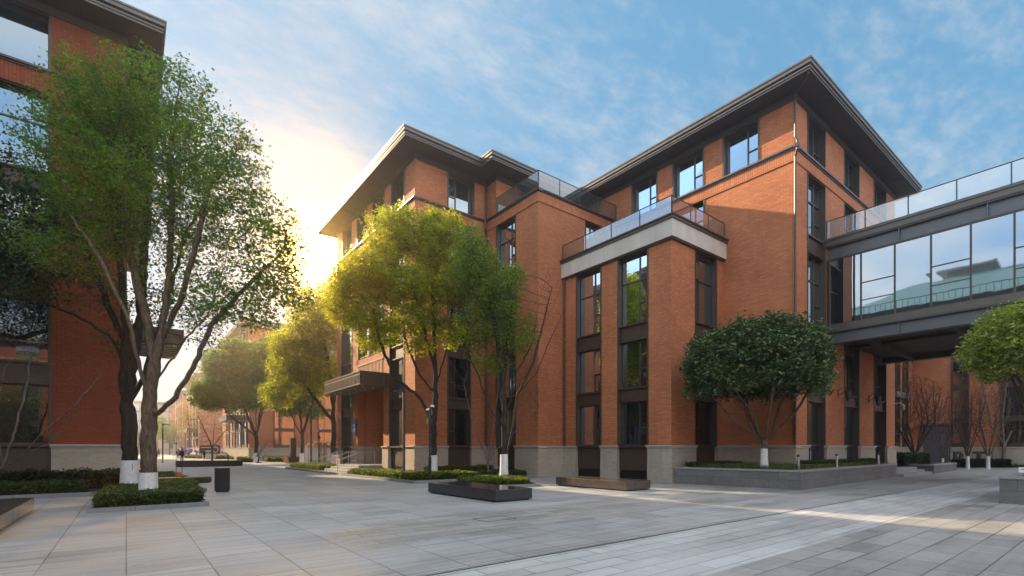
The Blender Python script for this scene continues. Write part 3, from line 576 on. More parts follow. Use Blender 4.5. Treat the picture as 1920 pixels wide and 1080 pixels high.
for side, xx in (('a', XB+.06), ('b', XB2-.06)):
    f = MB(); g = MB()
    for y in ms: f.box(xx-.045, y-.035, 8.42, xx+.045, y+.035, 12.0)
    f.box(xx-.04, YB0, 8.42, xx+.04, YB1, 8.48); f.box(xx-.04, YB0, 11.92, xx+.04, YB1, 12.0)
    for k, (y1, y0) in enumerate(zip(ms, ms[1:])):
        if k % 2 == 1: f.box(xx-.03, y0+.035, 10.35, xx+.03, y1-.035, 10.40); f.box(xx-.03, y0+.035, 9.45, xx+.03, y1-.035, 9.49)
        j = random.uniform(-.006, .006); g.add([(xx+j, y0, 8.48), (xx-j, y1, 8.48), (xx-j, y1, 11.92), (xx+j, y0, 11.92)], [(0, 1, 2, 3)])
    w_ = f.obj('window_frame', 'metal', BG); g.obj('pane', 'bridge_glass' if 'bridge_glass' in M else 'glass', w_)
b = MB(); b.box(XB+.5, YB0, 8.43, XB2-.5, YB0+.2, 12.7); b.obj('end_wall', 'metal', BG)
railing(BG, [(XB, YB1), (XB, YB0), (XB2, YB0), (XB2, YB1)], 13.12, 14.13, 1.75, glass='rail_glass3')
# ---------------------------------------------------------------- far wall building on the right
def far_building(name, label, x0, y0, x1, y1, h, faces, mat='brick', canopy=None, over=1.2, group=None, slim=False):
    t = thing(name, label, 'building', (x0, y0, 0), group); wb = MB(); sb = Multi(); wb.box(x0, y0, 0, x1, y1, h); 
    sb.box(x0-.12, y0-.12, 0, x1+.1, y1+.1, 1.8); sb.box(x0-.18, y0-.18, 1.8, x1+.16, y1+.16, 1.9, 1)
    wb.box(x0-.05, y0-.05, h*.83, x1+.05, y1+.05, h*.865, 1)
    for F, cols in faces:
        for a, c in cols:
            s = MB(); F.box(s, a-.06, a+.05, 1.9, h-.2, 0, .12); F.box(s, c-.05, c+.06, 1.9, h-.2, 0, .12)
            for z in (1.9, 4.4, 7.6, 12.1, h*.83, h-.3):
                if z < h: F.box(s, a+.05, c-.05, z-.1, z+.4 if z < h-1 else z, .01, .09)
            s.obj('window_surround', 'metal', t)
            g = MB(); F.box(g, a, c, 1.9, h-.3, .0, .02); ww = g.obj('window', 'glass', t)
            g = MB(); F.box(g, a+(c-a)*.36-.03, a+(c-a)*.36+.03, 1.9, h-.3, .02, .07); g.obj('mullion', 'metal', ww)
    wb.obj('wall', [mat, 'soldier'], t); sb.obj('stone_base', ['stone', 'cap'], t)
    roof(t, [(x0, y0), (x1, y0), (x1, y1), (x0, y1)], h, over)
    if canopy:
        F, a, c = canopy; b = MB(); F.box(b, a, c, 6.0, 6.7, .06, 2.2); F.box(b, a-.05, c+.05, 6.7, 6.8, .06, 2.25); b.obj('canopy', 'fascia', t)
    return t
EB = far_building('brick_building', 'red brick building with a dark service door, seen under the bridge', 65, -14, 90, 14.9, 15.5,
             [(Face('X', 65, -1), [(10.6, 11.8), (5.0, 8.3), (1.0, 4.0), (-4, -1), (-9, -6)])])
b = MB(); FE = Face('X', 65, -1); FE.box(b, 12.1, 14.0, 0, 3.9, .13, .2); FE.box(b, 12.0, 14.5, 4.1, 4.25, 0, .25); FE.box(b, 11.9, 12.0, 0, 4.25, .13, .28)
b.obj('service_door', 'steel', EB)
EC = far_building('brick_building', 'low red brick wing with a pale window band behind the bare vase-shaped tree', 42.4, 14.95, 65.3, 30, 12.0, [(Face('Y', 14.95, -1), [(58.9, 60.2), (61.4, 63)])])
b = MB(); Face('Y', 14.95, -1).box(b, 58.5, 63.5, 6.75, 7.3, .1, .3); b.obj('stone_band', 'planter', EC)
# ---------------------------------------------------------------- buildings along the street
far_building('brick_building', 'red brick building across the side lane behind the leaning information board', XM, 79, 44, 104, 19.5,
             [(Face('X', XM, -1), [(80.5, 83), (85, 88), (90, 93), (96, 99)]), (Face('Y', 79, -1), [(17.2, 20), (23.5, 26), (29, 32)])], canopy=(Face('X', XM, -1), 84, 92))
far_building('brick_building', 'hazy red brick building further down the street, its canopy above the pavement', XM, 141, 60, 172, 19.5,
             [(Face('X', XM, -1), [(143, 147), (150, 154), (158, 162), (166, 170)])], canopy=(Face('X', XM, -1), 144, 154))
far_building('brick_building', 'pale hazy building with green glass closing the far end of the street', -8, 232, 22, 250, 19, [(Face('Y', 232, -1), [(1, 4), (7, 9.5), (13, 16)])], mat='cream')
far_building('brick_building', 'hazy brick building beyond the far canopy, almost lost in haze', XM, 186, 40, 215, 19.5, [(Face('X', XM, -1), [(188, 192), (196, 200), (205, 209)])])
far_building('brick_building', 'brick building on the left side of the street behind the trunks', -26, 70, -1, 120, 17, [(Face('X', -1, 1), [(73, 76), (80, 83), (88, 91)])])
# buildings opposite, mirrored in the windows
t = far_building('brick_building', 'building with a teal hipped roof mirrored in the bridge glass', -44, 2, -20, 27, 19.3, [(Face('X', -20, 1), [(6, 8), (10, 12), (14, 16), (18, 20)])], mat='cream')
b = MB(); b.add([(-46, 0, 19.85), (-18, 0, 19.85), (-18, 29, 19.85), (-46, 29, 19.85), (-36, 9, 25), (-28, 9, 25), (-28, 20, 25), (-36, 20, 25)], [(0, 1, 5, 4), (1, 2, 6, 5), (2, 3, 7, 6), (3, 0, 4, 7), (4, 5, 6, 7)]); b.obj('hipped_roof', 'teal', t)
b = MB(); b.box(-35, 12, 23.5, -29, 17, 26); b.box(-36, 11, 26, -28, 18, 26.3); b.obj('roof_lantern', 'cream', t)
b = MB(); b.tube([(-18.2, 1, 20.9), (-18.2, 28, 20.9)], .05, 5)
for k in range(46): b.tube([(-18.2, 1+k*.6, 19.9), (-18.2, 1+k*.6, 20.9)], .03, 4)
b.obj('roof_railing', 'metal', t)
far_building('brick_building', 'brick building across the plaza mirrored in the dark glass', -32, -42, 34, -26, 14, [(Face('Y', -26, 1), [(-28, -26), (-22, -20), (-16, -14), (-10, -8), (-4, -2), (6, 8), (12, 14), (18, 20), (24, 26)])], mat='brick_dark')
#==TREES==
# ---------------------------------------------------------------- trees
rng = np.random.default_rng(11)
def frame_px():
    return Vector((.788, -.6154, 0)), Vector((.6157, .7882, 0)), Vector((0, 0, 1))
RT, FW, UP = frame_px()
def clump_pts(clumps, n):
    """clumps: (px, py, depth, rx, rz, rd, weight) -> points spread through the ellipsoids (metres)"""
    w_ = np.array([c[3]*c[4]*c[5]*c[6] for c in clumps]); w_ = w_/w_.sum(); out = []
    for c, k in zip(clumps, rng.multinomial(n, w_)):
        o = P(c[0], c[1], c[2]); v = rng.normal(size=(k, 3)); v /= np.linalg.norm(v, axis=1)[:, None]; r = rng.random(k)**(1/2.2); v *= r[:, None]
        out.append(np.array(o)+v[:, :1]*c[3]*np.array(RT)+v[:, 1:2]*c[5]*np.array(FW)+v[:, 2:]*c[4]*np.array(UP))
    return np.concatenate(out)
def colonise(skel, attr, step=.22, infl=3.0, kill=.35, iters=160, grav=0.0):
    """skel: list of polylines (lists of Vector); the first starts at the ground. Returns nodes, parents"""
    nodes = []; par = []
    def near(p):
        if not nodes: return -1
        a = np.array(nodes)-np.array(p); return int((a*a).sum(1).argmin())
    for line in skel:
        last = near(line[0])
        if last < 0: nodes.append(tuple(line[0])); par.append(-1); last = 0
        prev = Vector(nodes[last])
        for q in line[1:]:
            q = Vector(q); L = (q-prev).length; k = max(1, int(round(L/step)))
            for i in range(1, k+1):
                jit = Vector(rng.normal(size=3))*step*.08
                nodes.append(tuple(prev.lerp(q, i/k)+jit*(i < k))); par.append(last); last = len(nodes)-1
            prev = q
    A = attr.copy(); Nn = np.array(nodes); 
    d2 = ((A[:, None, :]-Nn[None])**2).sum(2); near_i = d2.argmin(1); near_d = d2.min(1)
    nodes = [np.array(n) for n in nodes]; n_skel = len(nodes)
    for it in range(iters):
        if len(A) == 0: break
        m = near_d < infl*infl
        if not m.any(): m = near_d < near_d.min()+infl
        idx = near_i[m]; dirs = A[m]-np.array([nodes[i] for i in idx]); dirs /= np.linalg.norm(dirs, axis=1)[:, None]+1e-9
        new = []
        for i in np.unique(idx):
            v = dirs[idx == i].sum(0)+rng.normal(size=3)*.25; v[2] += grav; v /= np.linalg.norm(v)+1e-9
            q = nodes[i]+v*step; new.append((i, q))
        st = len(nodes)
        for i, q in new: nodes.append(q); par.append(int(i))
        Q = np.array([q for _, q in new]); d2 = ((A[:, None, :]-Q[None])**2).sum(2); b = d2.min(1); bi = d2.argmin(1)+st
        up = b < near_d; near_d = np.where(up, b, near_d); near_i = np.where(up, bi, near_i)
        keep = near_d > kill*kill; A, near_d, near_i = A[keep], near_d[keep], near_i[keep]
    return np.array(nodes), np.array(par), n_skel
def tree_mesh(nodes, par, r_base, r_tip=.006, expo=2.2, taper_base=True, sides=6):
    n = len(nodes); ch = [[] for _ in range(n)]
    for i, p in enumerate(par):
        if p >= 0: ch[p].append(i)
    area = np.zeros(n)
    order = range(n-1, -1, -1)
    for i in order: area[i] = sum(area[c] for c in ch[i]) if ch[i] else 1.0
    rad = area**(1/expo); rad = r_tip+(r_base-r_tip)*(rad-1)/(rad[0]-1+1e-9)
    tb = MB(); stack = [0]; done = set()
    starts = [(0, None)]
    while starts:
        s, p0 = starts.pop(); pts = []; rs = []
        if p0 is not None: pts.append(nodes[p0]); rs.append(min(rad[p0], rad[s]*1.15))
        i = s
        while True:
            pts.append(nodes[i]); rs.append(rad[i])
            if not ch[i]: break
            c = sorted(ch[i], key=lambda q: -area[q]); 
            for q in c[1:]: starts.append((q, i))
            i = c[0]
        if len(pts) > 1:
            rs[-1] *= .5; tb.tube([tuple(q) for q in pts], rs, sides if max(rs) > .05 else (5 if max(rs) > .02 else 3), cap=False)
    return tb, rad, ch
def leaves_mesh(name, mat, centers, size, parent, spread, per, droop=.3, aspect=.5, jitter=.3, flat=.0):
    k = len(centers)*per; c = np.repeat(centers, per, 0)+rng.normal(size=(k, 3))*np.array([spread, spread, spread*.8])
    d = rng.normal(size=(k, 3)); d[:, 2] = d[:, 2]*.45-droop; d /= np.linalg.norm(d, axis=1)[:, None]
    u = rng.normal(size=(k, 3)); u[:, 2] *= .45; u -= d*(u*d).sum(1)[:, None]; u /= np.linalg.norm(u, axis=1)[:, None]
    L = size*(1+jitter*rng.normal(size=(k, 1))).clip(.5, 1.8); Wd = L*aspect
    v = np.stack([c-d*L/2, c+u*Wd/2, c+d*L/2, c-u*Wd/2], 1).reshape(-1, 3)
    me = bpy.data.meshes.new(name); me.vertices.add(k*4); me.vertices.foreach_set('co', v.ravel().astype(np.float32))
    me.loops.add(k*4); me.loops.foreach_set('vertex_index', np.arange(k*4, dtype=np.int32)); me.polygons.add(k)
    me.polygons.foreach_set('loop_start', np.arange(0, k*4, 4, dtype=np.int32)); me.update(calc_edges=True); me.materials.append(M[mat])
    o = bpy.data.objects.new(name, me); COL.objects.link(o)
    if parent is not None: o.parent = parent; o.location = -parent.location
    return o
def white_base(t, x, y, z0, z1, r0, r1, lean=(0, 0)):
    b = MB(); pts = []; rs = []
    for i in range(9):
        f = i/8; pts.append((x+lean[0]*f, y+lean[1]*f, z0+(z1-z0)*f)); rs.append((r0+(r1-r0)*f)*(1+.35*(1-f)**4)+.012)
    rs = [q*1.07+.012 for q in rs]; b.tube(pts, rs, 16, cap=False); o = b.obj('painted_base', 'lime', t, smooth=True); return o
def tree(name, label, base, skel, clumps, natt, r_base, mat_bark, mat_leaf, leaf, per, spread, step=.25, kill=.4, infl=3.0, white=1.2, group=None, r_tip=.006, thin=.04, aspect=.5, cat='tree', drop=0.0, expo=1.95, fill=.25, keep=1.0, flare=True):
    t = thing(name, label, cat, base, group)
    at = clump_pts(clumps, natt); nodes, par, ns = colonise(skel, at, step, infl, kill)
    tb, rad, ch = tree_mesh(nodes, par, r_base, r_tip, expo)
    tb.obj('trunk', mat_bark, t, smooth=True)
    if mat_leaf:
        m = (rad < thin) & (np.arange(len(nodes)) >= ns)
        c = nodes[m]
        if keep < 1: c = c[rng.random(len(c)) < keep]
        c = np.concatenate([c, at[rng.random(len(at)) < fill]]); leaves_mesh('crown', mat_leaf, c, leaf, t, spread, per, aspect=aspect)
    if white: white_base(t, base[0], base[1], -.02, white, r_base*1.02, r_base*.93)
    return t
def V(px, py, d): return P(px, py, d)
# --- the two white-based trees at the left
D1 = 15.2; bx, by = W(278, D1); b0 = Vector((bx, by, 0))
fork = V(279, 790, D1)
sk = [[b0, V(278, 870, D1), fork, V(283, 720, D1), V(300, 640, D1+.1), V(318, 520, D1+.2), V(322, 400, D1+.3), V(318, 290, D1+.3)],
      [V(281, 770, D1), V(296, 775, D1-.1), V(330, 745, D1-.3), V(362, 690, D1-.5), V(395, 610, D1-.7), V(440, 560, D1-.8), V(500, 500, D1-1)],
      [V(285, 735, D1), V(310, 690, D1+.3), V(345, 640, D1+.6), V(390, 590, D1+.9), V(420, 500, D1+1)],
      [V(280, 760, D1), V(262, 690, D1-.3), V(240, 600, D1-.5), V(190, 490, D1-.7), V(130, 400, D1-1)],
      [V(290, 690, D1), V(275, 600, D1+.3), V(245, 480, D1+.5), V(225, 350, D1+.6), V(200, 250, D1+.6)],
      [V(300, 640, D1), V(340, 560, D1-.4), V(370, 450, D1-.6), V(390, 350, D1-.6)]]
cl_ = [(215, 190, D1+.3, 1.7, 1.2, 1.8, 1.5), (330, 190, D1+.5, 1.1, 1.4, 1.4, .8), (400, 290, D1, 1.5, 1.3, 1.6, 1.0), (450, 380, D1-.3, 1.2, 1.5, 1.5, .9), (140, 300, D1-.2, 1.5, 1.3, 1.7, 1.3),
       (300, 350, D1, 1.8, 1.5, 1.8, .55), (200, 400, D1, 1.6, 1.3, 1.6, .8), (505, 470, D1-.6, 1.1, 1.2, 1.2, 1.2), (535, 450, D1-.9, .8, .9, .9, 1.4), (440, 560, D1-.6, 1.4, .8, 1.4, 1.0), (530, 545, D1-.9, .9, .7, .9, 1.7), (480, 600, D1-.7, 1.0, .5, .8, 1.3), (560, 480, D1-.9, .45, .8, .6, 1.6),
       (110, 460, D1-.3, 1.2, 1.0, 1.4, .9), (360, 480, D1+.5, 1.6, 1.2, 1.5, .4), (345, 580, D1+1.2, 1.0, .8, 1.0, .5), (260, 110, D1+.4, .8, .35, .9, 1.2), (100, 200, D1, .7, .7, 1, .9)]
tree('broadleaf_tree', 'tall leafy tree on the nearer of the two white-painted trunks at the left', b0, sk, cl_, 3800, .215, 'bark', 'leaf_green', .10, 21, .16, step=.2, kill=.30, white=.98, fill=.05, group='white-based trees at the left', r_tip=.005, thin=.026)
D2_ = 18.4; bx, by = W(243, D2_); b0 = Vector((bx, by, 0))
sk = [[b0, V(243, 860, D2_), V(242, 790, D2_), V(232, 720, D2_), V(236, 620, D2_), V(228, 520, D2_), V(215, 380, D2_+.2)],
      [V(250, 770, D2_), V(268, 710, D2_+.4), V(290, 640, D2_+.6), V(320, 540, D2_+.9), V(350, 430, D2_+1)],
      [V(240, 760, D2_), V(250, 690, D2_-.3), V(262, 600, D2_-.4), V(270, 480, D2_-.4), V(280, 330, D2_-.2)],
      [V(233, 680, D2_), V(205, 630, D2_-.3), V(140, 590, D2_-.6), V(85, 570, D2_-.8)],
      [V(234, 640, D2_), V(205, 580, D2_), V(175, 500, D2_+.2), V(150, 420, D2_)]]
cl_ = [(230, 250, D2_, 2.2, 1.7, 2, 1.2), (330, 330, D2_+.8, 2.0, 1.8, 1.8, .5), (150, 400, D2_, 1.8, 1.5, 2, 1), (360, 440, D2_+1, 1.6, 1.3, 1.5, .5), (70, 500, D2_-.7, 1.7, 1.2, 1.4, 1.1), (250, 560, D2_, 2.2, .9, 1.6, .35), (200, 640, D2_-.3, 1.2, .5, .9, .35), (380, 620, D2_+1.5, 1.1, .9, 1, .4)]
tree('broadleaf_tree', 'dark forked trunk with white-painted foot behind and left of the thicker front trunk', b0, sk, cl_, 2000, .25, 'bark_dark', 'leaf_dark', .10, 26, .2, step=.24, kill=.36, white=1.28, fill=.08, group='white-based trees at the left', r_tip=.005, thin=.028)
# off-frame tree whose crown hangs into the left edge
D3_ = 16.5; bx, by = W(-190, D3_); b0 = Vector((bx, by, 0))
cl_ = [(-60, 380, D3_, 2.2, 1.6, 2, 1), (40, 400, D3_, 1.3, 1.0, 1.3, 1), (60, 470, D3_, 1.0, .9, 1.2, 1.1), (20, 530, D3_, 1.2, .8, 1.2, 1.1), (-100, 520, D3_, 1.8, 1.2, 1.8, .9), (15, 300, D3_, .7, .6, 1, .7)]
tree('broadleaf_tree', 'dark green crown reaching in at the left edge over the tall windows', b0, [[b0, V(-190, 700, D3_), V(-150, 560, D3_), V(-90, 470, D3_)], [V(-150, 560, D3_), V(-40, 560, D3_), V(40, 520, D3_)]], cl_, 900, .2, 'bark_dark', 'leaf_dark', .10, 34, .19, step=.25, kill=.36, white=1.2, thin=.03)
# bare shrub at the left edge
def bare(name, label, base, fans, natt, clumps, r, mat, white=.5, step=.16, kill=.22, group=None, leafy=None, cat='tree', rt=.004, per=1, expo=2.0):
    t = thing(name, label, cat, base, group); at = clump_pts(clumps, natt); nodes, par, ns = colonise(fans, at, step, 2.5, kill, 120)
    tb, rad, ch = tree_mesh(nodes, par, r, rt, expo); tb.obj('trunk', mat, t, smooth=True)
    if leafy:
        m = np.where(rad < rt*2.5)[0]; m = m[rng.random(len(m)) < leafy[1]]; leaves_mesh('leaves', leafy[0], nodes[m], leafy[2], t, .08, per)
    if white: white_base(t, base[0], base[1], -.02, white, r*1.0, r*.95)
    return t
d = 17.5; bx, by = W(-6, d); b0 = Vector((bx, by, 0))
bare('bare_shrub', 'leafless shrub with long curved stems and white foot at the left edge', b0,
     [[b0, V(-4, 880, d), V(20, 868, d), V(60, 845, d-.1), V(95, 828, d-.1), V(130, 790, d), V(160, 730, d)], [V(0, 875, d), V(30, 800, d), V(50, 720, d), V(60, 650, d)], [V(0, 875, d), V(-10, 780, d), V(10, 690, d)], [V(40, 855, d), V(90, 800, d-.2), V(140, 760, d-.2), V(200, 690, d)]],
     260, [(60, 700, d, 1.4, 1.3, .7, 1), (150, 700, d, 1.2, 1.0, .6, .5)], .05, 'bark_pale', .35, rt=.004)
# --- golden middle tree
d = 27.6; bx, by = W(813, d); b0 = Vector((bx, by, 0))
sk = [[b0, V(813, 870, d), V(812, 800, d), V(816, 760, d), V(816, 680, d), V(812, 560, d), V(806, 470, d)], [V(813, 790, d), V(790, 750, d), V(740, 705, d-.3), V(712, 640, d-.5), V(700, 580, d-.6)],
      [V(815, 745, d), V(785, 700, d+.3), V(760, 640, d+.5), V(750, 560, d+.5)], [V(818, 775, d), V(850, 745, d-.2), V(880, 690, d-.3), V(900, 650, d)], [V(818, 730, d), V(838, 650, d+.3), V(850, 560, d+.3)], [V(816, 700, d), V(790, 600, d-.4), V(770, 520, d-.6)]]
cl_ = [(740, 440, d, 1.7, 1.5, 1.7, 1.2), (820, 450, d, 1.7, 1.7, 1.7, 1.2), (700, 520, d-.3, 2.1, 1.6, 1.8, 1.6), (780, 540, d, 2.1, 1.7, 2, 1), (650, 580, d-.4, 1.5, 1.1, 1.4, 1.5), (860, 530, d+.2, 1.5, 1.5, 1.5, 1.3), (655, 545, d-.4, 1.3, 1.2, 1.3, 1.2), (690, 600, d-.4, 1.6, .8, 1.5, 1.1), (780, 600, d-.2, 1.6, .8, 1.5, 1), (750, 410, d, 1.0, .9, 1, .9), (725, 620, d, 1.2, .8, 1.2, .7), (630, 530, d-.4, .8, 1.0, .8, 1.3), (850, 620, d, 1.2, .9, 1, .9), (700, 640, d-.3, 1.2, .6, 1, .9), (800, 650, d-.2, 1.3, .5, 1, .6)]
tree('broadleaf_tree', 'yellow-green rounded tree with a white-painted foot in front of the middle building corner', b0, sk, cl_, 3600, .19, 'bark_dark', 'leaf_gold', .13, 40, .18, step=.26, kill=.34, white=1.35, thin=.03)
# --- greener tree to its right, with bare side limbs
d = 24.6; bx, by = W(945, d); b0 = Vector((bx, by, 0))
sk = [[b0, V(944, 875, d), V(946, 820, d), V(946, 770, d), V(942, 700, d), V(930, 620, d), V(915, 540, d)], [V(947, 790, d), V(962, 745, d), V(990, 690, d-.2), V(1010, 640, d-.3), V(1030, 590, d-.4), V(1052, 540, d-.4)],
      [V(955, 760, d), V(968, 700, d+.2), V(1000, 640, d+.2), V(1010, 570, d+.2), V(1030, 500, d+.2)], [V(940, 812, d), V(915, 760, d), V(895, 700, d), V(870, 650, d)], [V(944, 740, d), V(950, 660, d+.3), V(960, 580, d+.3), V(965, 520, d+.3)]]
cl_ = [(890, 500, d+.2, 1.3, 1.5, 1.3, 1.2), (960, 530, d+.2, .8, 1.0, 1, .8), (930, 560, d+.2, 1.3, 1.3, 1.3, 1.1), (960, 620, d+.2, 1.0, 1.3, 1.0, 1), (900, 610, d+.2, 1.1, 1.2, 1.1, .9), (915, 680, d+.2, 1.2, .6, .9, .6), (880, 450, d+.3, .8, .7, .8, .6)]
tree('broadleaf_tree', 'mid-green fine-leaved tree on a white-footed trunk in the low bed behind the black stone bench', b0, sk, cl_, 2300, .17, 'bark_dark', 'leaf_mid', .11, 26, .2, step=.22, kill=.32, white=1.45, thin=.028)
b0 = Vector((bx+.5, by+.9, 0)); d2 = 25.6
bare('bare_tree', 'leafless branching tree against the brick wing with a few amber leaves', b0, [[b0, V(962, 800, d2), V(970, 740, d2), V(1000, 680, d2), V(1020, 600, d2), V(1035, 540, d2)], [V(970, 740, d2), V(1005, 700, d2), V(1030, 640, d2), V(1050, 600, d2)]], 520,
     [(1015, 560, d2, 1.4, 2.0, .8, 1), (1040, 640, d2, 1.0, 1.3, .6, .7), (860, 650, d2, 1.3, .9, .8, .6), (960, 560, d2, 1.5, 1.6, .8, .5)], .07, 'twig', 0, leafy=('leaf_amber', .02, .12), rt=.0045)
b = MB(); gx, gy = 6.6, 9.4
for x0_, y0_, x1_, y1_ in ((0, 0, .9, .02), (0, .6, .9, .62), (0, .02, .02, .6), (.88, .02, .9, .6)): b.box(gx+x0_, gy+y0_, .0075, gx+x1_, gy+y1_, .011)
tag(b.obj('access_cover', 'joint'), kind='structure')
d = 29; bx, by = W(968, d); bx, by = W(915, d); b0 = Vector((bx, by, 0))
bare('bare_shrub', 'many-stemmed bare shrub with a white foot in the hedge before the dark bay', b0, [[b0, V(915, 868, d), V(905, 840, d), V(885, 790, d), V(870, 720, d)], [V(915, 868, d), V(900, 820, d+.2), V(905, 740, d+.2)], [V(915, 868, d), V(935, 840, d), V(975, 800, d), V(1010, 760, d)], [V(915, 868, d), V(925, 800, d-.2), V(935, 720, d-.2)]], 420,
     [(880, 710, d, 1.5, 1.5, .8, 1), (985, 730, d, 1.4, 1.3, .8, .6), (930, 700, d, 1.2, 1.3, .8, .7)], .06, 'bark_pale', .45, rt=.0045)
# --- trees up the street
def mid_tree(px, d, label, r, clumps, leafm, leaf=.16, natt=900, per=16, white=1.2, sk=None, grp=None, bark_='bark_dark'):
    bx, by = W(px, d); b0 = Vector((bx, by, 0)); zf = 842-926/d*1.6
    top = min(c[1] for c in clumps)
    sk = sk or [[b0, V(px, zf, d), V(px, (zf+top)/2, d)]]+[[V(px, zf, d), V((px+c[0])/2, (zf+c[1])/2+5, c[2]), V(c[0], c[1], c[2])] for c in clumps[:5]]
    return tree('broadleaf_tree', label, b0, sk, clumps, natt, r, bark_, leafm, leaf, per, .26, step=.4, kill=.55, infl=5, white=white, thin=.04, group=grp, r_tip=.01)
d = 62
mid_tree(480, d, 'hazy mid-green tree beside the leaning information board', .24, [(430, 690, d, 3.2, 3.0, 3.2, 1.2), (500, 690, d, 2.8, 3.4, 3, 1.2), (460, 740, d, 4.4, 2.0, 3, 1), (395, 740, d, 2.4, 2.2, 2.4, 1), (520, 650, d, 2, 2.2, 2, .7), (450, 655, d, 2.4, 1.8, 2, .8)], 'leaf_green', .24, 2800, 46)
d = 46
mid_tree(625, d, 'bright yellow-green tree left of the entrance canopy', .24, [(560, 690, d, 2.6, 2.2, 2.6, 1.2), (520, 740, d, 1.7, 1.4, 2, 1.1), (590, 620, d, 2.6, 2.4, 2.6, 1.2), (600, 700, d, 2.2, 2.2, 2.2, .8), (540, 650, d, 1.8, 1.6, 2, .9), (570, 570, d, 1.6, 1.4, 1.6, .8), (612, 550, d, 1.4, 1.5, 1.4, .8)], 'leaf_gold', .19, 2600, 42, sk=[[Vector((*W(625, d), 0)), V(626, 800, d), V(622, 740, d), V(612, 660, d), V(600, 590, d)], [V(625, 790, d), V(600, 760, d), V(570, 720, d), V(540, 690, d)], [V(624, 770, d), V(636, 700, d), V(632, 620, d)]])
mid_tree(566, 60, 'green tree filling the gap behind the street lamp by the side lane', .2, [(560, 720, 60, 3, 2.6, 3, 1), (600, 700, 60, 2.6, 2.8, 2.6, 1), (540, 760, 60, 2.2, 1.4, 2, .8), (590, 770, 60, 1.8, 1.2, 2, .6)], 'leaf_green', .22, 1800, 36)
d = 96
mid_tree(318, 150, 'small pale hazy tree behind the street lamp at the far end of the street', .2, [(312, 812, 150, 3.5, 3, 3.5, 1), (296, 800, 160, 3.5, 4, 3.5, 1)], 'leaf_mid', .4, 400, 16, white=0)
d = 100; bx, by = W(355, d); b0 = Vector((bx, by, 0))
bare('young_tree', 'thin tree with yellow autumn leaves in front of the far building', b0, [[b0, V(355, 800, d), V(350, 760, d)]], 500, [(352, 780, d, 2.6, 3.6, 2, 1), (340, 800, d, 1.6, 2, 2, .6)], .12, 'twig_pale', 0, step=.4, kill=.5, leafy=('leaf_amber', .9, .28), rt=.012, per=5)
d = 70; bx, by = W(398, d); b0 = Vector((bx, by, 0))
bare('bare_tree', 'wide brownish leafless tree in front of the far brick wall by the banner', b0, [[b0, V(398, 838, d), V(385, 810, d), V(372, 780, d)], [V(398, 838, d), V(402, 800, d)], [V(398, 838, d), V(420, 810, d), V(435, 790, d)]], 900, [(385, 795, d, 3.4, 3.2, 2, 1), (420, 805, d, 2.4, 2.6, 2, .8)], .12, 'twig_pale', 0, step=.35, kill=.4, rt=.014)
# --- round-headed tree in the stone planter
def round_tree(label, base, c, rx, rz, matl, n, r, leaf, z0, white, low=-.35, per=14, seedk=0, aspect=.42, asym=None):
    t = thing('round_tree', label, 'tree', base)
    k = n; v = rng.normal(size=(k*2, 3)); v /= np.linalg.norm(v, axis=1)[:, None]; v = v[v[:, 2] > low*1.15][:k]; rr = .62+.38*rng.random(len(v))**.5
    ph = np.arctan2(v[:, 1], v[:, 0]); lump = 1+.07*np.sin(3*ph+1+seedk)+.05*np.sin(5*ph+v[:, 2]*6)+.04*rng.normal(size=len(v))
    at = np.array(c)+v*rr[:, None]*lump[:, None]*np.array([rx, rx, rz])
    b0 = Vector(base); sk = [[b0, b0+Vector((0, 0, z0))]]
    for q in range(9):
        a = q*2*math.pi/9+.3; e = Vector((math.cos(a), math.sin(a), 0)); f = b0+Vector((0, 0, z0-.15+.05*(q % 3)))
        sk.append([f, f+e*rx*.16+Vector((0, 0, .45)), f+e*rx*(.42 if q % 2 else .3)+Vector((0, 0, 1.0+.35*(q % 3)))])
    nodes, par, ns = colonise(sk, at, .2, 2.5, .3, 80); tb, rad, ch = tree_mesh(nodes, par, r, .006, 2.3); tb.obj('trunk', 'bark', t, smooth=True)
    cc = np.concatenate([nodes[(rad < .02) & (np.arange(len(nodes)) > ns) & (nodes[:, 2] > c[2]+low*rz-.25)], at]); leaves_mesh('crown', matl, cc, leaf, t, .13, per, aspect=aspect, droop=.15)
    white_base(t, base[0], base[1], base[2]-.05, white, r, r*.92); return t
d = 22.3; bx, by = W(1433, d)
round_tree('dark green round-headed tree with a white foot growing in the long stone planter', (bx, by, .84), (*W(1420, d), 5.2), 2.95, 2.3, 'leaf_osm', 2600, .125, .16, 1.25, 1.72, low=-.42, per=14)
bx, by = W(1962, 16.4)
round_tree('sunlit yellow-green round-headed tree at the right edge above the short stone planter', (bx, by, .84), (*W(1958, 16.4), 5.15), 1.85, 1.5, 'leaf_yel', 2400, .12, .12, 1.4, 1.6, low=-.6, seedk=2)
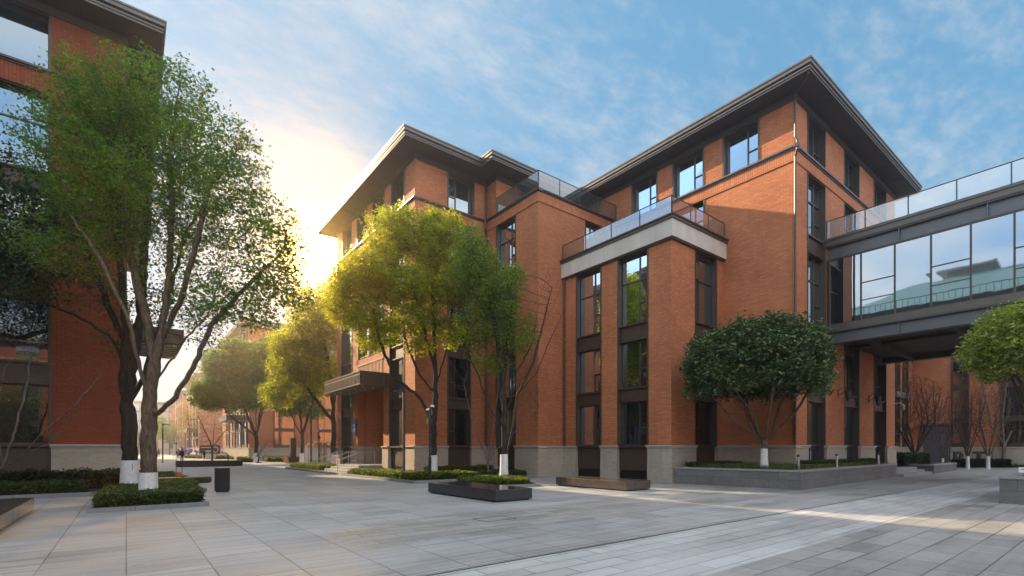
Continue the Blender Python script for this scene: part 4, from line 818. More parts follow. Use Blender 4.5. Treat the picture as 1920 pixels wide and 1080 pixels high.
# --- leafless vase-shaped trees on the right
def vase(px, d, hpx, wpx, label, n=700, r=.11, mat='twig', white=.6, forks=6, grp='leafless vase-shaped trees on the right'):
    bx, by = W(px, d); b0 = Vector((bx, by, .0)); k = d/926; zf = 842-(.45-.0)/k+1.7/k*0; fans = [[b0, b0+Vector((0, 0, .9))]]
    H_ = hpx*k; Wd = wpx*k
    for q in range(forks):
        a = q*2*math.pi/forks+px; e = (RT*math.cos(a)+FW*math.sin(a)*.7); f = b0+Vector((0, 0, .8+.05*q)); fans.append([f, f+e*Wd*.12+Vector((0, 0, H_*.2)), f+e*Wd*.28+Vector((0, 0, H_*.42))])
    top = b0+Vector((0, 0, .9+H_*.62)); cpx = (px, 842-(top.z-1.7)/k)
    return bare('bare_tree', label, b0, fans, n, [(px, cpx[1], d, Wd*.5, H_*.36, Wd*.4, 1), (px-wpx*.2, cpx[1]+hpx*.18, d, Wd*.3, H_*.25, Wd*.3, .6), (px+wpx*.2, cpx[1]+hpx*.18, d, Wd*.3, H_*.25, Wd*.3, .6)], r, mat, white, step=.2, kill=.2, group=grp, rt=.012, expo=2.1)
vase(1716, 41, 160, 118, 'dark leafless vase-shaped tree behind the dark hedge at the top of the steps', 3000, .14, white=.95)
vase(1768, 43, 100, 60, 'small leafless tree by the grey service door', 800, .07, 'twig_pale', .9)
vase(1815, 42, 140, 70, 'leafless tree with a pale foot left of the letter T', 1500, .09, 'twig', 1.1)
vase(1853, 42, 150, 90, 'leafless tree with white-painted foot between the letters T and N', 1800, .10, 'twig_pale', 1.1)
d = 46; bx, by = W(1880, d); b0 = Vector((bx, by, 0))
bare('bare_tree', 'tall many-stemmed pale leafless tree right of the vase-shaped ones', b0, [[b0, V(1884, 835, d), V(1905, 790, d), V(1925, 700, d)], [V(1884, 838, d), V(1880, 780, d), V(1890, 700, d)], [V(1884, 835, d), V(1860, 800, d), V(1843, 720, d), V(1830, 690, d)], [V(1890, 830, d), V(1920, 810, d), V(1950, 760, d)]], 380, [(1890, 690, d, 4, 3, 2, 1)], .13, 'bark_pale', 0, step=.3, kill=.4, rt=.012)
mid_tree(1925, 75, 'bright green tree beyond the gap at the right edge', .2, [(1925, 790, 75, 3, 5, 3, 1), (1950, 750, 75, 4, 4, 3, 1)], 'leaf_gold', .3, 500, 14, white=0)
# trees behind and left of the viewpoint, mirrored in the glass
for x, y, lb_ in ((-8, -4, 'leafy tree mirrored in the lower windows, nearer the plaza'), (-12, 8, 'leafy tree mirrored in the lower windows, nearer the left building')):
    b0 = Vector((x, y, 0)); t = thing('broadleaf_tree', lb_, 'tree', b0)
    c = np.array([x, y, 5.5])+rng.normal(size=(700, 3))*np.array([1.5, 1.5, 1.5]); b = MB(); b.tube([b0, b0+Vector((0, 0, 5))], [.2, .1], 8); b.obj('trunk', 'bark', t); leaves_mesh('crown', 'leaf_green', c, .2, t, .3, 8)
# ---------------------------------------------------------------- planting beds and hedges
def hedge(name, label, poly, z0, z1, mat, n, leaf=.06, lump=.05, group=None, parent=None, cat='hedge', kind=None):
    P2 = [Vector((p[0], p[1])) for p in poly]; nn = len(P2); b = MB()
    inner = offset_poly([tuple(p) for p in P2], -.10); b.prism(inner, z0, z1-.10); t = None
    if kind: t = None
    else: t = thing(name, label, cat, (P2[0].x, P2[0].y, z0), group)
    xs_ = [p.x for p in P2]; ys_ = [p.y for p in P2]; pts = []
    area = abs(sum(P2[i-1].x*P2[i].y-P2[i].x*P2[i-1].y for i in range(nn)))/2; per_ = sum((P2[i]-P2[i-1]).length for i in range(nn)); sidea = per_*(z1-z0)
    k1 = int(n*area/(area+sidea)); k2 = n-k1
    def inside(x, y):
        s = None
        for i in range(nn):
            a, c = P2[i-1], P2[i]; q = (c.x-a.x)*(y-a.y)-(c.y-a.y)*(x-a.x)
            if s is None: s = q > 0
            elif (q > 0) != s: return False
        return True
    while len(pts) < k1:
        x, y = random.uniform(min(xs_), max(xs_)), random.uniform(min(ys_), max(ys_))
        if inside(x, y): pts.append((x, y, z1-.05+lump*math.sin(x*4.1+y*1.7)*math.sin(y*3.3-x)+random.gauss(0, lump*.6)))
    for _ in range(k2):
        r = random.random()*per_; i = 0
        while r > (P2[i]-P2[i-1]).length: r -= (P2[i]-P2[i-1]).length; i += 1
        p = P2[i-1].lerp(P2[i], r/(P2[i]-P2[i-1]).length); z = z0+(z1-z0)*random.random()**.8; q = random.gauss(0, lump*.7)
        pts.append((p.x+q, p.y+q*.5+math.sin(p.x*5+z*6)*lump*.4, z))
    core = b.obj('branches', 'soil', t)
    o = leaves_mesh('foliage', mat, np.array(pts), leaf, t, leaf*.5, 2, droop=0, aspect=.55)
    return t
def kerb(name, label, poly, h=.14, wd=.14, mat='kerb', top=None, cat='kerb', fill='soil', zf=None):
    t = thing(name, label, cat, (*poly[0], 0)); inn = offset_poly(poly, -wd); n = len(poly); b = MB()
    b.add([(*p, 0) for p in poly]+[(*p, h) for p in poly]+[(*p, h) for p in inn]+[(*p, 0) for p in inn], [(k, (k+1) % n, n+(k+1) % n, n+k) for k in range(n)]+[(n+k, n+(k+1) % n, 2*n+(k+1) % n, 2*n+k) for k in range(n)]+[(2*n+k, 2*n+(k+1) % n, 3*n+(k+1) % n, 3*n+k) for k in range(n)])
    for k in range(n):       # joints between kerb stones
        a, c = Vector(poly[k]), Vector(poly[(k+1) % n]); L = (c-a).length; e = (c-a).normalized(); m = Vector((e.y, -e.x))
        for q in range(1, int(L/1.0)): p = a+e*q*1.0; b.add([(*(p+m*.003-e*.004), .0), (*(p+m*.003+e*.004), 0), (*(p+m*.003+e*.004), h), (*(p+m*.003-e*.004), h)], [(0, 1, 2, 3)], 1)
    b.obj('kerb_stone', [mat, 'joint'], t)
    b = MB(); b.add([(*p, (zf if zf is not None else h-.04)) for p in offset_poly(poly, -wd+.002)], [tuple(range(n))]); b.obj('soil', fill, t); return t
# left: front island bed, back bed
kerb('kerb', 'granite kerb of the small bed round the front white-based trunk', [(-.80, 17.05), (1.95, 17.15), (2.0, 23.1), (-.75, 23.1)], .13, .12)
hedge('hedge', 'clipped low hedge round the front white-based trunk', [(-.62, 17.25), (1.75, 17.3), (1.8, 20.2), (-.55, 20.2)], .08, .46, 'hedge', 15000, .065, .05)
hedge('hedge', 'clipped hedge block behind the front trunk, beside the bin', [(-.5, 20.7), (1.75, 20.7), (1.8, 23.0), (-.5, 23.0)], .08, .42, 'hedge', 9000, .065, .05)
kerb('kerb', 'granite kerb along the bed under the left building', [(-12, 23.35), (-2.0, 23.35), (2.55, 23.15), (2.6, 27.2), (-12, 27.2)], .15, .14)
hedge('hedge', 'long front row of clipped hedge before the left building', [(-12, 23.6), (-1.2, 23.6), (-1.2, 24.8), (-12, 24.8)], .1, .52, 'hedge', 15000, .07, .05)
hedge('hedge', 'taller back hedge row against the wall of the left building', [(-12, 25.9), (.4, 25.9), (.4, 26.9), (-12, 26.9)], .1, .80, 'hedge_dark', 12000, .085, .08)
hedge('hedge', 'low green hedge patch between the left trunks and the black bin', [(.6, 24.0), (2.3, 23.9), (2.3, 26.9), (.6, 26.9)], .1, .36, 'hedge_bright', 5000, .07, .04)
hedge('hedge', 'small grass-green patch at the corner of the left building, beyond the trunks', [(.3, 30.5), (2.6, 30.5), (2.4, 40), (.3, 40)], .02, .22, 'hedge_bright', 4000, .08, .04)
# middle bed
kerb('kerb', 'long granite kerb round the bed in front of the middle building', [(11.1, 22.05), (18.9, 22.05), (18.9, 27.3), (13.7, 27.3), (13.7, 31.75), (10.9, 31.75)], .14, .16)
hedge('hedge', 'front strip of bright clipped hedge with two poles standing in it', [(11.4, 22.4), (15.0, 22.4), (15.0, 24.2), (11.4, 24.2)], .1, .45, 'hedge_bright', 12000, .07, .05)
hedge('hedge', 'clipped hedge along the foot of the entrance steps', [(11.4, 24.6), (13.2, 24.6), (13.2, 31.5), (11.4, 31.5)], .1, .42, 'hedge_bright', 14000, .07, .05)
hedge('hedge', 'hedge strip between the yellow-green tree and the brick wing', [(15.2, 22.5), (18.6, 22.5), (18.6, 24.3), (15.2, 24.3)], .1, .42, 'hedge', 9000, .07, .05)
hedge('hedge', 'back hedge row under the windows beside the middle building corner', [(14.2, 25.8), (18.6, 25.8), (18.6, 26.8), (14.2, 26.8)], .1, .62, 'hedge_bright', 9000, .07, .06)
kerb('kerb', 'granite kerb of the bed left of the entrance steps', [(10.9, 37.05), (13.7, 37.05), (13.7, 46), (10.9, 46)], .14, .16)
hedge('hedge', 'bright hedge strip left of the entrance steps', [(11.2, 37.3), (13.3, 37.3), (13.3, 45.6), (11.2, 45.6)], .1, .5, 'hedge_bright', 9000, .08, .05)
kerb('kerb', 'kerb of the low bed behind the black stone bench', [(11.6, 17.6), (14.8, 16.85), (16.1, 19.3), (15.2, 20.9), (12.4, 20.6)], .12, .14)
hedge('hedge', 'low rounded ground cover behind the black stone bench', [(12.0, 17.9), (14.5, 17.35), (15.7, 19.3), (15.0, 20.5), (12.6, 20.3)], .05, .34, 'hedge_bright', 12000, .07, .07)
# right planter with coping, grass, hedge and bollard lights
def planter(name, label, poly, zt, n_low=True):
    t = thing(name, label, 'planter', (*poly[0], 0)); inn = offset_poly(poly, -.32); n = len(poly); b = MB()
    b.add([(*p, 0) for p in poly]+[(*p, zt-.09) for p in poly], [(k, (k+1) % n, n+(k+1) % n, n+k) for k in range(n)]); b.obj('wall', 'planter', t)
    o = offset_poly(poly, .035); b = MB(); b.add([(*p, zt-.088) for p in o]+[(*p, zt) for p in o]+[(*p, zt) for p in inn]+[(*p, zt-.25) for p in inn]+[(*p, zt-.088) for p in offset_poly(poly, -.01)],
      [(k, (k+1) % n, n+(k+1) % n, n+k) for k in range(n)]+[(n+k, n+(k+1) % n, 2*n+(k+1) % n, 2*n+k) for k in range(n)]+[(2*n+k, 2*n+(k+1) % n, 3*n+(k+1) % n, 3*n+k) for k in range(n)]+[(4*n+k, 4*n+(k+1) % n, (k+1) % n, k) for k in range(n)])
    b.obj('coping', 'planter_top', t, bevel=0); b = MB(); b.add([(*p, zt-.06) for p in offset_poly(poly, -.318)], [tuple(range(n))]); b.obj('soil', 'soil', t); return t
pp = [(22.04, 8.75), (37.2, 9.35), (37.2, 10.55), (26.05, 10.55), (26.05, 14.3), (21.35, 14.3)]
planter('stone_planter', 'long grey stone planter wrapping the foot of the right building', pp, .82)
hedge('hedge', 'dark clipped hedge strip against the base of the right building', [(26.2, 9.75), (36.6, 10.1), (36.6, 10.5), (26.2, 10.5)], .76, 1.12, 'hedge', 9000, .06, .03)
hedge('hedge', 'dark clipped hedge at the back of the planter nook beside the annex', [(22.0, 13.2), (25.9, 13.2), (25.9, 14.1), (22.0, 14.1)], .76, 1.05, 'hedge', 4000, .06, .03)
def grass(name, label, poly, z, n, h=.28):
    P2 = [Vector(p) for p in poly]; xs_ = [p.x for p in P2]; ys_ = [p.y for p in P2]; vs = []; fs = []; c = 0; tries = 0
    while c < n and tries < n*20:
        tries += 1; x, y = random.uniform(min(xs_), max(xs_)), random.uniform(min(ys_), max(ys_)); ok = False
        for i in range(len(P2)):
            a, q = P2[i-1], P2[i]
            if (a.y > y) != (q.y > y) and x < (q.x-a.x)*(y-a.y)/(q.y-a.y)+a.x: ok = not ok
        if not ok: continue
        c += 1; a = random.uniform(0, 6.28); l = h*random.uniform(.5, 1.2); e = random.uniform(.2, .9)*l; wv = .008
        dx, dy = math.cos(a), math.sin(a); b = len(vs)
        vs += [(x-dy*wv, y+dx*wv, z), (x+dy*wv, y-dx*wv, z), (x+dx*e*.4+dy*wv, y+dy*e*.4-dx*wv, z+l*.6), (x+dx*e*.4-dy*wv, y+dy*e*.4+dx*wv, z+l*.6), (x+dx*e, y+dy*e, z+l*.8)]
        fs += [(b, b+1, b+2, b+3), (b+3, b+2, b+4)]
    m = MB(); m.v = vs; m.f = fs; m.m = [0]*len(fs); o = m.obj(name, 'grass'); return tag(o, label, 'grass', kind='stuff')
grass('planter_grass', 'pale ornamental grass along the front of the long stone planter', [(22.4, 9.15), (36.7, 9.72), (26.3, 9.85), (25.8, 13.2), (21.8, 13.6)], .76, 15000)
planter('stone_planter', 'low stone planter with a dark hedge right of the small steps', [(44.0, 8.95), (52.1, 9.2), (52.1, 14.5), (44.0, 14.5)], .62)
hedge('hedge', 'dark purplish clipped hedge on the low planter right of the small steps', [(43.2, 10.3), (49.5, 10.3), (49.5, 13.5), (43.2, 13.5)], .5, 1.35, 'hedge_dark', 9000, .1, .06)
planter('stone_planter', 'short stone planter at the right edge with a white sign', [(21.6, -4.0), (28, -4.0), (28, 2.8), (21.6, 2.8)], .86)
grass('planter_grass', 'tuft of ornamental grass in the planter at the right edge', [(22.2, -3.5), (27.6, -3.5), (27.6, 2.3), (22.2, 2.3)], .8, 5000)
t = thing('small_sign', 'small white notice on a short post in the planter at the right edge', 'sign', (22.4, 1.9, .8))
b = MB(); q = P(1912, 884, 15.2); b.box(q.x-.01, q.y-.30, .98, q.x+.01, q.y+.02, 1.14); b.obj('panel', 'white', t); b = MB(); b.box(q.x-.013, q.y-.24, 1.07, q.x-.011, q.y-.04, 1.09); b.box(q.x-.013, q.y-.24, 1.04, q.x-.011, q.y-.10, 1.05); b.obj('lettering', 'pole', t); b = MB(); b.tube([(q.x+.02, q.y-.14, .78), (q.x+.02, q.y-.14, .98)], .012, 6); b.obj('post', 'pole', t)
st = thing('stone_steps', 'three low grey stone steps between the two planters under the bridge', 'steps', (38, 9.6, 0))
b = MB()
for i in range(3): b.box(37.3, 9.0+i*.42, i*.15, 43.9, 14.9, (i+1)*.15-.001)
b.obj('step', 'planter_top', st, bevel=.01)
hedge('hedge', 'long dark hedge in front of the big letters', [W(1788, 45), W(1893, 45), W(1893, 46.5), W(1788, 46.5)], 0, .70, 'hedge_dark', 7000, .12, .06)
hedge('hedge', 'bright lawn-green strip at the right edge beyond the big letters', [W(1893, 45.5), W(1990, 44), W(2000, 60), W(1900, 60)], 0, .3, 'hedge_bright', 4000, .14, .04)
for k, (px, z) in enumerate(((1497, 1.05), (1569, 1.05), (1647, 1.05))):
    d = (9.25+k*.1)/(-.6154*((px-960)/926)+.7882); x, y = W(px, d)
    t = thing('bollard_light', ['first steel bollard light, nearest the corner of the long planter', 'middle steel bollard light in the long planter', 'last steel bollard light in the long planter, nearest the small steps'][k], 'bollard light', (x, y, .76), 'bollard lights in the long planter')
    b = MB(); b.tube([(x, y, .74), (x, y, 1.36)], .055, 12); b.obj('post', 'chrome', t, smooth=False); b = MB(); b.tube([(x, y, 1.36), (x, y, 1.44), (x, y, 1.46)], [.058, .058, .02], 12); b.obj('cap', 'black', t)
# big letters
t = thing('letter_sign', 'large dark free-standing letters behind the long dark hedge', 'sign', (*W(1840, 47), 0))
FB = (W(1840, 47))
for ch_, px in (('P', 1796), ('T', 1835), ('N', 1871), ('G', 1906), ('I', 1768)):
    cu = bpy.data.curves.new('letter', 'FONT'); cu.body = ch_; cu.size = 1.55; cu.extrude = .08; cu.offset = .03; cu.align_x = 'CENTER'; cu.materials.append(M['black'])
    tmp = bpy.data.objects.new('tmp', cu); COL.objects.link(tmp); bpy.context.view_layer.update(); me = bpy.data.meshes.new_from_object(tmp); bpy.data.objects.remove(tmp); o = bpy.data.objects.new('letter', me); COL.objects.link(o); x, y = W(px, 47); o.parent = t; o.location = Vector((x, y, .35))-t.location; o.rotation_euler = (R(90), 0, math.atan2(-.6154, .788)); o.scale = (1.15, 1, 1)
b = MB(); a, c = W(1750, 47.3), W(1930, 47.3)
for z in (.3, 1.45): b.tube([(*a, z), (*c, z)], .03, 5)
for k in range(9): q = (a[0]+(c[0]-a[0])*k/8, a[1]+(c[1]-a[1])*k/8); b.tube([(*q, 0), (*q, 1.45)], .025, 5)
b.obj('support_rail', 'pole', t)
# ---------------------------------------------------------------- benches, bin, lamps
def bench(label, x0, y0, x1, y1, h, mat, joint=None, base=(.18, .05)):
    t = thing('stone_bench', label, 'bench', ((x0+x1)/2, (y0+y1)/2, 0))
    if joint: segs = [(y0, joint-.004), (joint+.004, y1)]
    else: segs = [(y0, y1)]
    for a, c in segs: b = MB(); b.box(x0, a, base[1], x1, c, h); b.obj('slab', mat, t, bevel=.012)
    b = MB(); b.box(x0+.08, y0+.08, 0, x1-.08, y1-.08, base[1]-.001); b.obj('plinth', 'black', t); return t
bench('polished black stone slab bench in the middle of the plaza', 9.2, 12.62, 10.72, 17.05, .40, 'black_stone')
bench('brown polished stone slab bench beside the annex of the right building', 15.75, 12.72, 17.3, 16.85, .40, 'brown_stone', joint=14.6)
bench('large dark stone slab bench cut by the left edge of the picture', -4.2, 12.0, -2.0, 18.85, .37, 'black_stone')
bench('long low dark stone bench further up the plaza, beyond the black bin', 3.7, 55.6, 9.2, 57.2, .58, 'black_stone')
bench('short dark stone ledge at the corner of the left building, beyond the trunks', .9, 29.0, 3.4, 29.8, .3, 'black_stone')
x, y = W(417, 19.6)
t = thing('litter_bin', 'black box-shaped litter bin standing on the plaza', 'bin', (x, y, 0))
ca, sa = .788, -.6154
b = MB(); b.box(-.25, -.15, .05, .25, .15, .93); o = b.obj('body', 'black', t, bevel=.01); o.location = (0, 0, 0)
b2 = MB(); b2.box(-.26, -.16, .93, .26, .16, .955); q = b2.obj('lid', 'pole', t); q.location = (0, 0, 0)
b2 = MB(); b2.box(-.256, -.11, .66, -.249, .11, .86); b2.box(-.258, -.13, .15, -.249, .13, .6, 1); q = b2.obj('opening', ['soil', 'pole'], t); q.location = (0, 0, 0)
b2 = MB(); b2.box(-.2, -.12, 0, .2, .12, .05); q = b2.obj('foot', 'soil', t); q.location = (0, 0, 0); t.rotation_euler.z = -.28
def lamp(px, d, h, arm, label):
    x, y = W(px, d); t = thing('street_lamp', label, 'street lamp', (x, y, 0), 'grey square street lamps')
    b = MB(); b.box(x-.065, y-.065, 0, x+.065, y+.065, h); b.obj('pole', 'pole', t); b = MB(); b.box(x-.11, y-.11, 0, x+.11, y+.11, .05); b.obj('base_plate', 'pole', t)
    e = RT*arm; s = 1 if arm > 0 else -1; p = Vector((x, y, h)); a = p-RT*.065*s; c = p+e; n_ = FW*.07; b = MB()
    b.add([a-n_, c-n_, c+n_, a+n_, a-n_+UP*.08, c-n_+UP*.08, c+n_+UP*.08, a+n_+UP*.08], [(0, 3, 2, 1), (4, 5, 6, 7), (0, 1, 5, 4), (1, 2, 6, 5), (2, 3, 7, 6), (3, 0, 4, 7)]); ar = b.obj('arm', 'pole', t)
    b = MB(); a = p+e*.55; c = p+e*.97; n_ = FW*.05; b.add([a-n_-UP*.006, c-n_-UP*.006, c+n_-UP*.006, a+n_-UP*.006], [(0, 1, 2, 3)]); b.obj('lens', 'white', ar)
lamp(757, 29, 5.1, -.62, 'grey street lamp in front of the middle building, arm toward the canopy')
lamp(305, 60.5, 4.7, .9, 'dark street lamp on the left side of the street near the white-footed trunk')
lamp(583, 42.5, 5.0, -.55, 'grey street lamp in the hedge left of the entrance steps')
lamp(347, 98, 4.7, .9, 'small far street lamp further down the street')
def camera_pole(px, d, h, label):
    x, y = W(px, d); t = thing('camera_pole', label, 'pole', (x, y, 0), 'poles carrying cameras'); b = MB(); b.tube([(x, y, 0), (x, y, 1.3)], .075, 10); b.tube([(x, y, 1.3), (x, y, h)], .045, 10); b.obj('pole', 'black', t)
    b = MB(); b.box(x-.14, y-.1, h-.9, x+.1, y+.08, h-.6); b.obj('control_box', 'black', t); p = Vector((x, y, h)); b = MB(); b.tube([p, p+RT*.16+UP*.05], .02, 6); b.tube([p+RT*.05+UP*.05, p+RT*.22+UP*.02], [.05, .06], 8); b.tube([p-RT*.02-UP*.12, p-RT*.18-UP*.15], [.05, .05], 8); b.obj('camera', 'white', t, smooth=False)
camera_pole(806, 25.2, 3.85, 'slim black camera pole in front of the yellow-green tree trunk')
camera_pole(598, 45, 3.5, 'slim black camera pole left of the entrance beside the street lamp')
x, y = W(335, 26.5); t = thing('marker_post', 'orange marker post standing behind the hedge left of the bin', 'post', (x, y, 0)); b = MB(); b.box(x-.17, y-.12, .0, x+.17, y+.12, .42); b.obj('body', 'orange', t, bevel=.02); b = MB(); b.box(x-.14, y-.1, .42, x+.14, y+.1, .46); b.obj('cap', 'orange', t)
for k, px in enumerate((330, 341)):
    x, y = W(px, 26+k); t = thing('support_stake', ['thin dark stake left of the orange marker', 'thin dark stake right of the orange marker'][k], 'stake', (x, y, 0)); b = MB(); b.tube([(x, y, 0), (x, y, 2.0-.2*k)], .014, 6); b.obj('rod', 'black', t); b = MB(); b.tube([(x, y, 2.0-.2*k), (x, y, 2.03-.2*k)], .02, 6); b.obj('tip', 'black', t)
for k, (px, d) in enumerate(((534, 62), (567, 60))):
    x, y = W(px, d); t = thing('marker_post', ['short orange post at the far edge of the bright hedge', 'slim orange cone-shaped post by the side lane gate'][k], 'post', (x, y, 0)); b = MB(); b.tube([(x, y, 0), (x, y, .8+.3*k)], [.2-.08*k, .15-.1*k], 10); b.obj('body', 'orange', t); b = MB(); b.box(x-.22, y-.22, 0, x+.22, y+.22, .04); b.obj('base', 'black', t)
# leaning information board, dark pillar and side gate, banner, kiosk and flowers up the street
x, y = W(484, 60); t = thing('information_board', 'leaning grey information board on a foot at the corner of the side lane', 'board', (x, y, 0))
p = Vector((x, y, 0)); n_ = FW*.06; b = MB(); a0, a1 = p-RT*.35+UP*.75, p+RT*.95+UP*2.2; e = RT*.5-UP*.0
b.add([a0-n_, a0+e-n_, a1+e*.3-n_, a1-e*.7-n_, a0+n_, a0+e+n_, a1+e*.3+n_, a1-e*.7+n_], [(0, 1, 2, 3), (7, 6, 5, 4), (0, 4, 5, 1), (1, 5, 6, 2), (2, 6, 7, 3), (3, 7, 4, 0)]); b.obj('panel', 'chrome', t); b = MB(); b.box(x-.3, y-.2, 0, x+.35, y+.2, .12); b.tube([p+UP*.1, p+UP*1.1+RT*.1], .08, 8); b.obj('foot', 'black', t)
x, y = W(549, 58); t = thing('dark_pillar', 'square dark pillar on a box foot beside the bright hedge', 'pillar', (x, y, 0)); b = MB(); b.box(x-.3, y-.3, .8, x+.3, y+.3, 3.0); b.obj('shaft', 'black', t); b = MB(); b.box(x-.6, y-.5, 0, x+.6, y+.5, .8); b.obj('foot', 'black', t)
x, y = W(579, 55); t = thing('arched_rack', 'white arched metal rack beside the street lamp by the side lane', 'rack', (x, y, 0)); p = Vector((x, y, 0)); b = MB()
for s in (0, .35): b.tube([p+FW*s-RT*.35, p+FW*s-RT*.35+UP*2.0, p+FW*s-RT*.15+UP*2.3, p+FW*s+RT*.15+UP*2.3, p+FW*s+RT*.35+UP*2.1], .05, 8)
b.obj('frame', 'white', t); b = MB(); b.tube([p+UP*.5-RT*.35, p+UP*.5+FW*.35-RT*.35], .03, 6); b.obj('bar', 'white', t)
x, y = W(615, 50); t = thing('turnstile_gate', 'pale turnstile gate with a small roof left of the entrance steps', 'gate', (x, y, 0)); p = Vector((x, y, 0)); b = MB()
for s in (-.8, -.3, .4): q = p+RT*s; b.box(q.x-.1, q.y-.3, 0, q.x+.1, q.y+.3, 2.3)
b.obj('post', 'cap', t); b = MB(); b.box(x-1.2, y-.6, 2.3, x+.8, y+.6, 2.5); b.obj('roof', 'chrome', t)
hedge('hedge', 'bright yellow-green hedge at the foot of the hazy mid-green tree', [W(500, 66), W(540, 64), W(540, 70), W(495, 70)], 0, .6, 'hedge_bright', 3000, .16, .05)
hedge('hedge', 'low green bed at the corner with the leaning board', [W(447, 64), W(476, 63), W(476, 70), W(447, 70)], 0, .55, 'hedge_bright', 3000, .16, .05)
hedge('hedge', 'far green bed in front of the banner, along the pavement', [W(345, 92), W(440, 80), W(440, 90), W(350, 98)], 0, .5, 'hedge_bright', 3500, .2, .05)
a = P(374, 855, 84); c = P(413, 855, 84); t = thing('banner', 'dark maroon and white banner with a white ring emblem up the street', 'banner', (a.x, a.y, 0)); b = MB()
e = (c-a).normalized(); n_ = FW*.03
def slab(b, u0, u1, z0, z1, o0, o1, m=0):
    q = [a+(c-a)*u0, a+(c-a)*u1]; vs = []
    for o_ in (o0, o1):
        for z in (z0, z1):
            for k in q: vs.append((k.x-FW.x*o_, k.y-FW.y*o_, z))
    b.add(vs, [(0, 1, 3, 2), (4, 6, 7, 5), (0, 4, 5, 1), (2, 3, 7, 6), (0, 2, 6, 4), (1, 5, 7, 3)], m)
slab(b, 0, 1, .9, 2.35, 0, .06); b.obj('upper_panel', 'maroon', t); b = MB(); slab(b, .15, .78, .1, .9, 0, .06); b.obj('lower_panel', 'white', t)
b = MB(); slab(b, .08, .55, 1.9, 2.05, .06, .09); slab(b, .2, .6, 1.25, 1.45, .06, .09); slab(b, .2, .5, .98, 1.08, .06, .09); b.obj('lettering', 'white', t)
b = MB(); cc = a+(c-a)*.78; b.tube([(cc.x-FW.x*.1+RT.x*.45*math.cos(q), cc.y-FW.y*.1+RT.y*.45*math.cos(q), 1.6+.45*math.sin(q)) for q in np.linspace(0, 6.29, 17)], .07, 5); b.obj('emblem', 'white', t)
a = P(325, 855, 95); c = P(335, 855, 95); t = thing('panel_board', 'pale standing panel on the left of the far pavement', 'board', (a.x, a.y, 0)); b = MB(); slab(b, 0, 1, .5, 2.6, 0, .08); b.obj('panel', 'white', t); b = MB(); slab(b, 0, .1, 0, .5, 0, .08); slab(b, .9, 1, 0, .5, 0, .08); b.obj('leg', 'white', t)
x, y = W(352, 96); c = np.array([x, y, 1.3])+rng.normal(size=(90, 3))*np.array([.9, .7, .3]); o = leaves_mesh('balloon_cluster', 'purple', c, .45, None, .1, 3); tag(o, 'mass of purple flowers beside the far pavement', 'flowers', kind='stuff')
# far-off soft trees closing the street
mid_tree(300, 205, 'large hazy tree at the left of the far end of the street', .3, [(285, 820, 205, 7, 6, 6, 1), (300, 800, 205, 5, 5, 5, 1)], 'leaf_mid', .6, 300, 14, white=0)
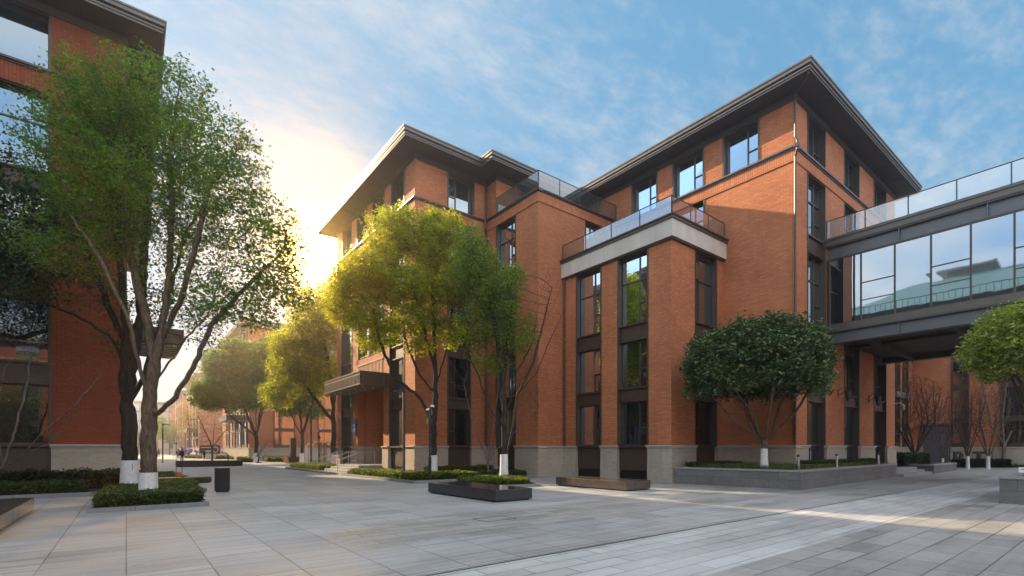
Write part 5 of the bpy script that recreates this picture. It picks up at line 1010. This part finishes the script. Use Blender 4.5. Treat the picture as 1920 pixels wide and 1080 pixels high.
# ---------------------------------------------------------------- people
def person(label, px, d, face, stride, top, legs, lean=0.0, h=1.7):
    x, y = W(px, d); o0 = Vector((x, y, 0)); f = Vector((math.cos(face), math.sin(face), 0)); s = Vector((-f.y, f.x, 0)); k = h/1.72
    def q(a, l, z): return (o0+(f*a+s*l)*k+UP*z*k)
    L = lean; J = [(q(0, 0, .92), .135), (q(.05*0+L*.2, 0, 1.15-L*.08), .125), (q(L*.55, 0, 1.38-L*.22), .14), (q(L*.7, 0, 1.49-L*.30), .055), (q(L*.8+.02, 0, 1.60-L*.38), .095), (q(L*.85+.01, 0, 1.69-L*.42), .07)]
    E_ = [(0, 1), (1, 2), (2, 3), (3, 4), (4, 5)]
    for sg in (-1, 1):
        b_ = len(J); st_ = stride*sg
        J += [(q(0, .09*sg, .86), .10), (q(.12*st_+.02, .10*sg, .50), .07), (q(.26*st_, .10*sg, .09), .045), (q(.26*st_+.15, .11*sg, .04), .035)]; E_ += [(0, b_), (b_, b_+1), (b_+1, b_+2), (b_+2, b_+3)]
        b_ = len(J); J += [(q(L*.5, .19*sg, 1.36-L*.2), .07), (q(L*.5-.10*st_, .24*sg, 1.10-L*.22), .055), (q(L*.55-.08*st_+.08, .24*sg, .86-L*.2), .038), (q(L*.58-.08*st_+.11, .24*sg, .77-L*.2), .03)]; E_ += [(2, b_), (b_, b_+1), (b_+1, b_+2), (b_+2, b_+3)]
    me = bpy.data.meshes.new('body'); t = thing('person', label, 'person', o0); me.from_pydata([tuple(v-o0) for v, _ in J], E_, []); o = bpy.data.objects.new('body', me); COL.objects.link(o); o.parent = t
    m = o.modifiers.new('s', 'SKIN'); sv = me.skin_vertices[0].data
    for i, (_, r) in enumerate(J): sv[i].radius = (r*k, r*k)
    sv[0].use_root = True; u = o.modifiers.new('u', 'SUBSURF'); u.levels = u.render_levels = 2
    mt = NT('clothes'); tcn = mt.n('ShaderNodeTexCoord'); sp = mt.n('ShaderNodeSeparateXYZ'); mt.L.new(tcn.outputs['Object'], sp.inputs[0]); zc_ = sp.outputs[2]
    c = mt.mix(mt.math('GREATER_THAN', zc_, .84*k), legs, top); c = mt.mix(mt.math('GREATER_THAN', zc_, (1.50-L*.3)*k), c, (.42, .26, .19)); mt.set(mt.p, 'Base Color', c); mt.p.inputs['Roughness'].default_value = .85; me.materials.append(mt.m)
    hd = q(L*.8-.0, 0, 1.655-L*.38)-o0; b = MB(); b.tube([hd+f*(-.02)+UP*(-.1), hd-f*.03+UP*-.02, hd-f*.01+UP*.06, hd+UP*.10], [.09, .115, .09, .02], 10); M.setdefault('hair', plain('hair', (.012, .010, .009), .7)); hr = b.obj('hair', 'hair', None, smooth=True); hr.parent = t; hr.location = (0, 0, 0)
    b = MB(); b.tube([q(0, 0, .80)-o0, q(.01+L*.2, 0, 1.12-L*.08)-o0, q(L*.5, 0, 1.40-L*.22)-o0], [.18*k, .175*k, .14*k], 12); M[label] = mt.m; jk = b.obj('jacket', label, None, smooth=True); jk.parent = t; jk.location = (0, 0, 0); jk.scale = (1, 1, 1)
dk = (.018, .018, .022)
person('person in a dark coat walking away up the plaza, nearest the long low bench', 341, 66, R(95), .9, dk, (.02, .02, .025), h=1.75)
person('person in dark clothes standing at the left end of the banner', 383, 76, R(200), .15, (.03, .03, .035), (.03, .03, .03))
person('person in a white top bending forward by the bare tree', 428, 72, R(170), .2, (.6, .6, .6), (.02, .02, .025), lean=1.0)
person('person in a dark blue jacket far down the street, left of the street lamp', 297, 100, R(100), .8, (.03, .045, .08), (.02, .02, .03))
person('person beside the dark blue jacket far down the street', 293, 104, R(100), .7, (.06, .06, .07), (.03, .03, .03))
person('person in grey just behind the walker in the dark coat', 334, 84, R(100), .6, (.16, .15, .15), (.05, .05, .06))
# ---------------------------------------------------------------- haze
b = MB(); b.box(-310, -160, -1, 330, 430, 27); hz_ = b.obj('haze', 'soil'); tag(hz_, 'thin sunlit morning haze filling the plaza and the street', 'haze', kind='stuff')
hm = bpy.data.materials.new('haze'); hm.use_nodes = True; hn = hm.node_tree.nodes; hn.clear(); ho = hn.new('ShaderNodeOutputMaterial'); pv = hn.new('ShaderNodeVolumePrincipled')
pv.inputs['Color'].default_value = (.92, .93, .97, 1); pv.inputs['Density'].default_value = .0018; pv.inputs['Anisotropy'].default_value = .87; hm.node_tree.links.new(pv.outputs[0], ho.inputs['Volume']); hz_.data.materials.clear(); hz_.data.materials.append(hm); hm.cycles.homogeneous_volume = True if hasattr(hm.cycles, 'homogeneous_volume') else None
print('faces', sum(len(o.data.polygons) for o in bpy.data.objects if o.type == 'MESH'))
